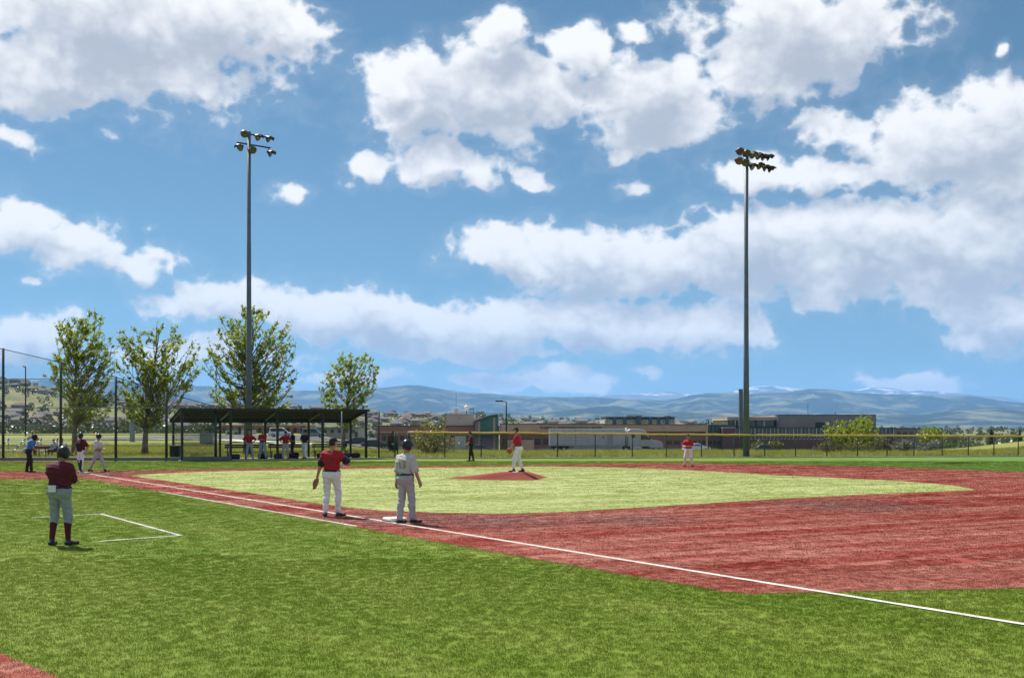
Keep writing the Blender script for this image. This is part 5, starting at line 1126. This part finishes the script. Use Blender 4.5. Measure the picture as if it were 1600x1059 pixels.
def person(label, pos, rz, P0, O, group=None, H=1.78, cell=.02, cat='person'):
    """P0 pose: lean, side, twist, head (yaw, pitch), wl/wr wrist targets, el/er elbow hints, al/ar ankle positions, kl/kr knee hints, tl/tr toe yaw, pz pelvis height; O outfit"""
    g = P0.get; sc = H / 1.78; pz = g('pz', .955); pel = np.array([g('px', 0), g('py', 0), pz]); Rt = rot('X', -g('lean', 0)) @ rot('Y', g('side', 0)) @ rot('Z', g('twist', 0)); U = lambda q: pel + Rt @ np.array(q, float)
    waist, chest, neck = U((0, 0, .13)), U((0, .01, .36)), U((0, -.005, .525)); shl, shr = U((-.18, 0, .435)), U((.18, 0, .435)); Rh = Rt @ rot('Z', g('head', (0, 0))[0]) @ rot('X', -g('head', (0, 0))[1]); head = neck + Rh @ np.array((0, .025, .165))
    hw = lambda q: head + Rh @ np.array(q, float)
    elb, wri, han = {}, {}, {}
    for s, sh, wk, ek in (('l', shl, 'wl', 'el'), ('r', shr, 'wr', 'er')):
        sg = -1 if s == 'l' else 1; w = U(g(wk, (sg * .27, .05, -.07))); e, w = ik(sh, w, .285, .255, Rt @ np.array(g(ek, (sg * .5, -1, 0)), float)); elb[s], wri[s] = e, w; d = (w - e) / np.linalg.norm(w - e); han[s] = w + d * .085
    hip, kn, an, toe = {}, {}, {}, {}
    for s, sg in (('l', -1), ('r', 1)):
        hip[s] = pel + rot('Z', g('twist', 0) * .4) @ np.array((sg * .092, 0, -.02)); a = np.array(g('a' + s, (sg * .12, -.02, .085)), float); kn[s], an[s] = ik(hip[s], a, .435, .425, np.array(g('k' + s, (sg * .12, 1, 0)), float)); ty = g('t' + s, -sg * .15); toe[s] = an[s] + np.array((-math.sin(ty) * .15, math.cos(ty) * .15, -.05 - g('tip' + s, 0)))
    fat = O.get('build', 1.0)
    def torso(i, f=fat): return [('c', U((-.10 * f, .005, .37)), U((.10 * f, .005, .37)), .112 * f + i, .112 * f + i), ('c', U((-.055 * f, .01, .33)), U((-.05 * f, .01 * f, .10)), .112 * f + i, .105 * f + i), ('c', U((.055 * f, .01, .33)), U((.05 * f, .01 * f, .10)), .112 * f + i, .105 * f + i)]
    def hips(i): return [('c', hip['l'] + (0, -.01, .04), hip['r'] + (0, -.01, .04), .105 * fat + i, .105 * fat + i), ('c', U((-.05, 0, .08)), U((.05, 0, .08)), .108 * fat + i, .108 * fat + i), ('c', hip['l'] + (0, -.055, -.02), hip['r'] + (0, -.055, -.02), .075 + i, .075 + i)]
    def shoul(i): return [('c', chest + (shl - chest) * .55 + Rt @ np.array((0, 0, .02)), shl, .072 + i, .062 + i), ('c', chest + (shr - chest) * .55 + Rt @ np.array((0, 0, .02)), shr, .072 + i, .062 + i), ('c', U((-.035, -.012, .485)), U((-.15, -.005, .445)), .05 + i, .052 + i), ('c', U((.035, -.012, .485)), U((.15, -.005, .445)), .05 + i, .052 + i)]
    def arm(s, t0, t1, i, j=None):
        """arm from shoulder (0) over elbow (1) to wrist (2)"""
        j = i if j is None else j; sh = shl if s == 'l' else shr; out = []
        if t0 < 1: a, b = t0, min(t1, 1); out.append(('c', sh + (elb[s] - sh) * a, sh + (elb[s] - sh) * b, .056 - .012 * a + i, .056 - .012 * b + (j if t1 <= 1 else i)))
        if t1 > 1: a, b = max(t0, 1) - 1, t1 - 1; out.append(('c', elb[s] + (wri[s] - elb[s]) * a, elb[s] + (wri[s] - elb[s]) * b, .044 - .014 * a + i, .044 - .014 * b + j))
        return out
    def leg(s, t1, i, j, t0=0):
        out = []
        if t0 < 1: b = min(t1, 1); out.append(('c', hip[s] + (kn[s] - hip[s]) * t0, hip[s] + (kn[s] - hip[s]) * b, .092 - .034 * t0 + i, .092 - .034 * b + i * .8 + (j - i) * b * .5))
        if t1 > 1:
            a, b = max(t0, 1) - 1, t1 - 1; D = an[s] - kn[s]; bk = np.cross(np.cross(D, (0, 1, 0)), D); bk = -bk / max(np.linalg.norm(bk), 1e-6); c = kn[s] + D * .3 + bk * .012
            if a < .3: out.append(('c', kn[s] + D * a, c if b > .3 else kn[s] + D * b, .056 + i * .8, .057 + (i + j) * .4))
            if b > .3: out.append(('c', c if a < .3 else kn[s] + D * a, kn[s] + D * b, .056 - (.0 if a < .3 else .012) + (i + j) * .4, .056 - .019 * b + j))
        return out
    skull = [('e', hw((0, -.005, .02)), (.077, .097, .112), Rh), ('e', hw((0, .03, -.055)), (.056, .062, .062), Rh), ('c', hw((0, .085, .005)), hw((0, .104, -.028)), .010, .015), ('e', hw((.078, -.005, -.005)), (.012, .022, .032), Rh), ('e', hw((-.078, -.005, -.005)), (.012, .022, .032), Rh), ('c', neck + Rt @ np.array((0, -.01, -.06)), hw((0, -.02, -.05)), .058, .054)]
    body = torso(0) + hips(-.005) + shoul(-.005) + skull
    for s in 'lr':
        body += arm(s, 0, 2, 0) + leg(s, 2, 0, 0) + [('c', an[s] + (0, 0, -.01), toe[s] + (0, 0, .005), .040, .034), ('c', an[s] + (0, -.03, -.035), toe[s], .036, .03)]
        f = (han[s] - wri[s]) / .085; side = np.cross(f, (0, 1, 0)); side = side / max(np.linalg.norm(side), 1e-6); acr = np.cross(side, f); body += [('c', wri[s], wri[s] + f * .03, .027, .027), ('c', wri[s] + f * .03 + acr * .018, han[s] + acr * .02, .022, .018), ('c', wri[s] + f * .03 - acr * .018, han[s] - acr * .02, .022, .018)]
    V, F = sdf_mesh(body, cell, .028); fv, ff = MB(), None
    for s, sg in (('l', -1), ('r', 1)):
        f = (han[s] - wri[s]) / .085; side = np.cross(f, (0, 1, 0)); side = side / max(np.linalg.norm(side), 1e-6); acr = np.cross(side, f); inn = -side if (side @ (pel - wri[s])) < 0 else side; cu = O.get('curl', .45)
        for q, ln in ((-.030, .062), (-.010, .074), (.010, .078), (.030, .068)):
            b = han[s] - f * .01 + acr * q; p1 = b + (f * math.cos(cu) + inn * math.sin(cu)) * ln * .5; p2 = p1 + (f * math.cos(cu * 2.2) + inn * math.sin(cu * 2.2)) * ln * .3; p3 = p2 + (f * math.cos(cu * 3) + inn * math.sin(cu * 3)) * ln * .25; fv.tube([b, p1, p2, p3], [.0095, .009, .008, .0055], 6)
        b = wri[s] + f * .035 + acr * .03; fv.tube([b, b + acr * .028 + f * .02 + inn * .012, b + acr * .036 + f * .05 + inn * .02], [.012, .0105, .007], 6)
    root = thing('person', label, cat, pos, rz, group); root.scale = (sc, sc, sc)
    Vn = np.concatenate([V, np.array([tuple(v) for v in fv.v])]); k = len(V); me = bpy.data.meshes.new('body'); me.from_pydata([tuple(v) for v in Vn], [], [tuple(q) for q in F] + [tuple(i + k for i in q) for q in fv.f]); me.materials.append(O.get('skin', M_SKIN)); me.polygons.foreach_set('use_smooth', np.ones(len(me.polygons), bool)); bo = bpy.data.objects.new('body', me); COL.objects.link(bo); bo.parent = root
    def part(name, prims, m, k=.03, cuts=(), fold=0., par=root, hh=None):
        V, F = sdf_mesh(prims, hh or cell, k, cuts, fold, len(label)); return big_mesh(name, V, F, m, par, True)
    up = Rt @ np.array((0, 0, 1.)); tuck = O.get('tuck', .05)
    sl = O.get('sleeve', .72); jer = torso(.018) + shoul(.012)
    for s in 'lr': jer += arm(s, 0, sl, .018, .034 if sl <= 1.05 else .014)
    cuts = [(U((0, 0, tuck)), -up), (neck + Rt @ np.array((0, .02, .022)), Rt @ np.array((0, .3, .95)))]
    if O.get('untuck'): jer += [('c', U((-.06, 0, .05)), U((.06, 0, .05)), .128 * fat, .128 * fat), ('c', U((-.06, 0, -.06)), U((.06, 0, -.06)), .132 * fat, .132 * fat)]; cuts[0] = (U((0, 0, -.10)), -up)
    part('jersey', jer, O['shirt'], .03, cuts, .0055)
    if 'cuff' in O:
        for s in 'lr': part('sleeve_band', arm(s, sl - .22, sl - .02, .037, .039), O['cuff'], .02)
    if 'undersleeve' in O:
        for s in 'lr': part('undersleeve', arm(s, sl - .1, 1.9, .008, .008), O['undersleeve'], .02)
    ll = O.get('leg', 1.93); tr = hips(.013)
    for s in 'lr': tr += leg(s, ll, .016, O.get('hem', .018))
    part('trousers', tr, O['pants'], .035, [(U((0, 0, tuck + .045)), up)], .0055)
    part('belt', torso(.030) + hips(.020), O.get('belt', C_BLACK), .03, [(U((0, 0, tuck + .045)), up), (U((0, 0, tuck + .005)), -up)]) if not O.get('untuck') else None
    for s in 'lr':
        if 'socks' in O: part('sock', leg(s, 1.97, .007, .007, 1.2), O['socks'], .02)
        d = toe[s] - an[s]; sh = [('c', an[s] + (0, -.02, -.03), toe[s] + d * .12, .046, .036), ('c', an[s] + (0, -.055, -.045), an[s] + (0, .03, -.045), .038, .04), ('c', an[s] + (0, 0, -.02), an[s] + (0, 0, .015), .046, .044), ('c', toe[s] + d * .1 + (-.015, 0, 0), toe[s] + d * .1 + (.015, 0, 0), .034, .034)]; o = part('shoe', sh, O.get('shoes', M_SHOE), .025, [((0, 0, an[s][2] - .083), (0, 0, -1.))])
    hat = O.get('hat', 'cap'); hm = O.get('hatm', C_BLACK); hu = Rh @ np.array((0, 0, 1.)); fwd = Rh @ np.array((0, 1., 0)); hc = max(.009, cell * .6)
    if hat == 'cap':
        part('cap', [('e', hw((0, -.008, .035)), (.088, .107, .108), Rh), ('e', hw((0, .135 * (-1 if O.get('back') else 1), .052)), (.066, .072, .012), Rh)], hm, .012, [(hw((0, 0, .040)), -hu)], hh=hc)
    elif hat == 'helmet':
        part('helmet', [('e', hw((0, -.012, .025)), (.105, .128, .128), Rh), ('e', hw((.09, -.005, -.03)), (.022, .055, .06), Rh), ('e', hw((-.09, -.005, -.03)), (.022, .055, .06), Rh), ('e', hw((0, .135, .045)), (.075, .065, .012), Rh)], hm, .02, [(hw((0, .0, -.075)), -hu), (hw((0, .062, .03)), Rh @ np.array((0, .8, -.6)))] if False else [(hw((0, 0, -.085)), -hu)], hh=hc)
    elif hat == 'mask':
        part('mask', [('e', hw((0, -.005, .02)), (.105, .125, .135), Rh), ('e', hw((0, .075, -.03)), (.085, .07, .105), Rh)], hm, .03, [(hw((0, 0, -.13)), -hu)], hh=hc)
    if hat in ('cap', 'none'):
        part('hair', [('e', hw((0, -.02, .015)), (.084, .096, .105), Rh)], O.get('hair', M_HAIR), .01, [(hw((0, .035, .0)), Rh @ np.array((0, .75, -.66)))], hh=hc)
    for sg in (-1, 1):
        e = MB().lathe([(0, .010), (.008, .006), (.010, 0), (.008, -.006), (0, -.010)], 8, Matrix.Translation(hw((sg * .031, .082, .012)))); e.build('eye', M_EYE, root, True)
    part('mouth', [('c', hw((-.02, .083, -.062)), hw((.02, .083, -.062)), .006, .006)], M_DARKRED, .005, hh=.006)
    for s in 'lr':
        if O.get('glove') == s:
            f = (han[s] - wri[s]) / .085; side = np.cross(f, (0, 1, 0)); side /= max(np.linalg.norm(side), 1e-6); acr = np.cross(side, f); c = wri[s] + f * .02; gp = [('e', c + f * .10, (.06, .105, .125), np.stack([side, acr, f], 1))]
            for q in (-.07, -.025, .02, .065): gp.append(('c', c + f * .13 + acr * q * .8, c + f * .235 + acr * q * 1.15 + side * .01, .027, .019))
            gp.append(('c', c + f * .06 + acr * .08, c + f * .16 + acr * .13, .026, .02)); part('fielding_glove', gp, M_LEATHER, .018, hh=hc)
        if O.get('handwrap') == s: part('hand_towel', [('e', han[s], (.085, .06, .075), None)], C_WHITE, .02, fold=.004)
    if 'number' in O:
        tx, m, sz = O['number']; M = Matrix(np.block([[(Rt @ rot('X', R(90))), U((0, -.30, .28))[:, None]], [np.zeros((1, 3)), np.ones((1, 1))]]).tolist()); o = text_mesh(tx, sz, m, 'number', root, M, 0.0, 1.05, 2)
        jp = torso(.018) + shoul(.012); bk = Rt @ np.array((0, 1., 0)); co = np.array([tuple(v.co) for v in o.data.vertices]); cur = co.copy()
        def sd(p):
            F = np.full(len(p), 1.0)
            for q in jp:
                a, b = np.array(q[1]), np.array(q[2]); d = b - a; t = np.clip((p - a) @ d / max(d @ d, 1e-9), 0, 1); f = np.linalg.norm(p - a - t[:, None] * d, axis=1) - (q[3] + (q[4] - q[3]) * t); w = np.clip(.5 + .5 * (F - f) / .03, 0, 1); F = F + (f - F) * w - .03 * w * (1 - w)
            return F
        for _ in range(40): cur = cur + bk * np.maximum(sd(cur) - .009, 0)[:, None] * .8
        for v, q in zip(o.data.vertices, cur): v.co = q
    if O.get('card'): MB().box(-.085, .065, -.012, .012, -.035, .085).build('pocket_card', C_WHITE, root, bevel=.006).matrix_basis = Matrix.Translation(U((-.03, -.158 * fat, .03)))
    if O.get('protector'): part('chest_protector', [('c', U((-.07, .09, .34)), U((-.06, .09, .06)), .085, .08), ('c', U((.07, .09, .34)), U((.06, .09, .06)), .085, .08)], M_RUBBER, .04, [(U((0, .03, 0)), Rt @ np.array((0, -1., 0)))])
    if O.get('guards'):
        for s in 'lr': part('shin_guard', [('c', kn[s] + (0, .03, .03), an[s] + (0, .035, .03), .062, .048)], M_RUBBER, .03)
    if O.get('ballbag'): part('ball_bag', [('e', U((-.2, -.12, -.02)), (.09, .12, .14), None)], C_BLUEG, .03, fold=.003)
    return root
def spot(px, py, z=0.0): p = G(px, py, z); return (p.x, p.y, z)
def build_people():
    # nearest coach, seen from behind with arms folded
    person('man in maroon shirt and grey knickers, arms folded, by the coach box', spot(93, 851.5), R(-8), dict(lean=.05, head=(-.25, .34), wl=(.10, .20, .22), wr=(-.06, .215, .25), el=(-1.0, -.15, -.45), er=(1.0, -.15, -.45), al=(-.13, -.03, .085), ar=(.14, .04, .085), tl=.25, tr=-.55),
           dict(shirt=C_MAROON, pants=cloth('slate_grey', (0.25, 0.28, 0.32)), leg=1.22, hem=.026, socks=C_MAROON, hat='helmet', hatm=M_HELM, build=1.16, card=True, sleeve=.86, skin=M_SKIN2), H=1.76, cell=.014)
    person('red shirted first baseman in white trousers with glove, seen from behind', spot(518, 806.5), R(-6), dict(lean=.02, side=.03, head=(-.5, .02), wl=(-.33, .0, -.10), el=(-.6, -1, 0), wr=(.26, .20, .24), er=(.9, -.6, -.5), al=(-.13, -.05, .085), ar=(.13, .06, .085), tl=.35, tr=-.7, pz=.945),
           dict(shirt=C_RED, pants=C_WHITE, hat='cap', hatm=C_BLACK, glove='l', cuff=C_BLACK, number=('4', M_GOLDD, .23), handwrap='r', sleeve=.78, leg=1.95), H=1.86, cell=.014)
    person('runner in grey uniform and black helmet standing on first base', (spot(633, 817.5)[0], spot(633, 817.5)[1], .012), R(-42), dict(lean=.04, side=-.03, twist=.1, head=(-.45, .12), wl=(-.28, .02, -.10), wr=(.30, .10, -.07), el=(-.5, -1, 0), er=(.5, -1, 0), al=(-.05, -.12, .085), ar=(.11, .12, .085), tl=.1, tr=-.5, px=.02),
           dict(shirt=C_GREYJ, pants=C_GREY, hat='helmet', hatm=M_HELM, number=('13', M_GOLD, .22), leg=1.96, hem=.03, sleeve=.95), H=1.80, cell=.014)
    mp = (MOUND_C.x, MOUND_C.y)
    person('pitcher in red shirt and white trousers standing on the mound', (G(812, 745.6, MOUND_TOP).x, mp[1] + .1, MOUND_TOP), R(75), dict(lean=.12, head=(-.2, .1), wl=(-.04, .30, .02), wr=(.04, .30, .03), el=(-.8, -.3, -.6), er=(.8, -.3, -.6), al=(-.15, .17, .085), ar=(.13, -.12, .085), pz=.93),
           dict(shirt=C_RED, pants=C_WHITE, hat='cap', glove='l', leg=1.80, socks=C_BLACK), H=1.84, cell=.018)
    person('umpire in sky blue shirt and black trousers at far left', spot(45, 737.3), R(-62), dict(lean=.22, head=(.1, .45), wl=(-.10, .28, .10), wr=(.08, .30, .10), el=(-.9, -.3, -.4), er=(.9, -.3, -.4), al=(-.14, -.08, .085), ar=(.14, .10, .085)),
           dict(shirt=C_BLUE, pants=C_BLACK, hat='mask', hatm=C_BLACK, build=1.12, leg=1.96, hem=.03, ballbag=True), H=1.80)
    person('catcher in maroon jersey with black helmet and shin guards near home plate', spot(127, 738.8), R(160), dict(lean=.03, head=(.2, -.05), wl=(-.30, .08, -.02), wr=(.30, .05, -.05), el=(-.6, -1, 0), er=(.6, -1, 0), al=(-.13, .16, .085), ar=(.13, -.14, .10)),
           dict(shirt=C_MAROON, pants=C_WHITE, hat='mask', hatm=M_HELM, protector=True, guards=True, leg=1.7), H=1.82)
    person('batter in grey uniform striding right of the catcher', spot(152, 736.6), R(-100), dict(lean=.06, head=(.15, .1), wl=(-.08, .27, .15), wr=(.10, .26, .16), el=(-.9, -.3, -.5), er=(.9, -.3, -.5), al=(-.08, .36, .085), ar=(.08, -.34, .10), pz=.90),
           dict(shirt=C_GREYJ, pants=C_GREY, hat='helmet', hatm=M_HELM, leg=1.92, sleeve=.9), H=1.82)
    person('man in maroon shirt and black trousers by the fence left of the pitcher', spot(736, 720), R(100), dict(lean=.05, head=(-.2, .1), wl=(-.14, .32, .05), wr=(.30, .15, .02), el=(-.8, -.5, -.3), er=(.8, -.7, 0), al=(-.13, .12, .085), ar=(.14, -.16, .085)),
           dict(shirt=C_MAROON, pants=C_BLACK, hat='cap', leg=1.96), H=1.80, cell=.024)
    person('third baseman in red shirt and white trousers far out near the fence', spot(1076, 728.2), R(150), dict(lean=.08, head=(.1, .08), wl=(-.02, .26, .16), wr=(.10, .28, .20), el=(-.9, -.3, -.4), er=(.9, -.3, -.4), al=(-.22, .02, .085), ar=(.22, -.02, .085), pz=.92),
           dict(shirt=C_RED, pants=C_WHITE, hat='cap', glove='l', leg=1.88), H=1.74, cell=.024)
    folded = dict(wl=(.10, .20, .22), wr=(-.06, .215, .25), el=(-1, -.15, -.45), er=(1, -.15, -.45)); hips_ = dict(wl=(-.20, .04, .10), wr=(.20, .04, .10), el=(-1, -.5, 0), er=(1, -.5, 0))
    DG = 'players inside the dugout'
    for lab, px, yy, rz, pose, out, H in (
        ('leftmost dugout player in red shirt with hands on hips', 390, .45, 190, dict(**hips_, al=(-.2, 0, .085), ar=(.2, 0, .085)), dict(shirt=C_RED, pants=C_BLUEG, hat='none', leg=1.9), 1.80),
        ('second dugout player in red shirt with folded arms', 410.5, .6, 175, dict(**folded, al=(-.22, .05, .085), ar=(.2, -.05, .085)), dict(shirt=C_RED, pants=C_BLUEG, hat='cap', hatm=C_TAN, leg=1.9), 1.86),
        ('dark haired player in red shirt and grey trousers in mid dugout', 446, .5, 205, dict(**hips_, head=(.2, .1), al=(-.17, 0, .085), ar=(.2, .05, .085)), dict(shirt=C_RED, pants=C_GREY, hat='cap', hatm=C_BLACK, leg=1.92), 1.76),
        ('slim person in black standing behind the dugout players', 457.5, 1.5, 120, dict(wl=(-.05, .25, .1), wr=(.1, .26, .12), al=(-.1, .03, .085), ar=(.1, -.03, .085)), dict(shirt=C_BLACK, pants=C_NAVY, hat='none'), 1.80),
        ('dugout player in black shirt and white trousers leaning left', 476, .55, 150, dict(wl=(-.42, .22, .20), wr=(.22, .05, .10), el=(-.2, -.5, -1), er=(1, -.5, 0), side=-.06, al=(-.14, .08, .085), ar=(.10, -.1, .085)), dict(shirt=C_BLACK, pants=C_WHITE, hat='cap', leg=1.95), 1.80)):
        # point on the dugout floor that lies on the pixel's sight line
        c, s = math.cos(DG_ANG), math.sin(DG_ANG); k = (px - 800) / FPX; ax, ay = DG_A.x - s * yy, DG_A.y + c * yy; t = (k * ay - ax) / (c - k * s); person(lab, (ax + c * t, ay + s * t, .045), R(rz), pose, out, DG, H, .024)
    sit = dict(pz=.50, al=(-.14, .40, .085), ar=(.14, .42, .085), kl=(0, 1, .6), kr=(0, 1, .6), wl=(-.12, .36, .06), wr=(.12, .36, .06), el=(-.8, -.6, 0), er=(.8, -.6, 0))
    for lab, px, d, z, rz, out in (('seated spectator in grey shirt behind the maroon coach’s helmet', 84, 73.5, .0, 170, dict(shirt=C_GREY, pants=C_NAVY, hat='none', sleeve=1.0)), ('seated spectator in white shirt right of the one behind the coach’s helmet', 97, 73.6, .0, 190, dict(shirt=C_WHITE, pants=C_BLACK, hat='cap', hatm=C_BLACK)), ('spectator in tan hat standing behind the umpire', 51, 74.2, .0, 180, dict(shirt=C_TAN, pants=C_NAVY, hat='cap', hatm=C_TAN))):
        stand = 'standing' in lab; x = X(px, d); person(lab, (x, d, gz(x, d)), R(rz), dict(**hips_) if stand else sit, out, 'spectators behind the backstop', 1.82 if stand else 1.74, .026)
        if not stand:
            r = thing('folding_chair', 'camp chair under the %s' % ('grey shirted spectator' if px == 84 else 'white shirted spectator'), 'chair', (x, d, gz(x, d)), R(rz), 'camp chairs behind the backstop'); m = C_NAVY; MB().box(-.25, .25, -.22, .25, .36, .385).build('seat', m, r); MB().add([(-.25, -.22, .4), (.25, -.22, .4), (.25, -.36, .9), (-.25, -.36, .9)], [(0, 1, 2, 3)]).build('backrest', m, r).modifiers.new('t', 'SOLIDIFY').thickness = .02
            for sx in (-1, 1):
                for sy in (-.2, .23): MB().bar((sx * .26, sy, -.03), (sx * .26, -sy * .6, .37), .025).build('leg', M_ALU, r)
build_people()

# ------------------------------------------------------------------ air
def build_haze():
    m = bpy.data.materials.new('haze_air'); m.use_nodes = True; nt = m.node_tree; nt.nodes.clear()
    v = nt.nodes.new('ShaderNodeVolumePrincipled'); v.inputs['Color'].default_value = (0.27, 0.545, 1.0, 1); v.inputs['Density'].default_value = 3.1e-5; v.inputs['Anisotropy'].default_value = 0.1
    o = nt.nodes.new('ShaderNodeOutputMaterial'); nt.links.new(v.outputs[0], o.inputs['Volume'])
    h = MB().box(-47000, 47000, -47000, 47000, -95, 1750).build('haze', m); tag(h, 'thin blue air haze over the plain', None, None, 'stuff')
build_haze()
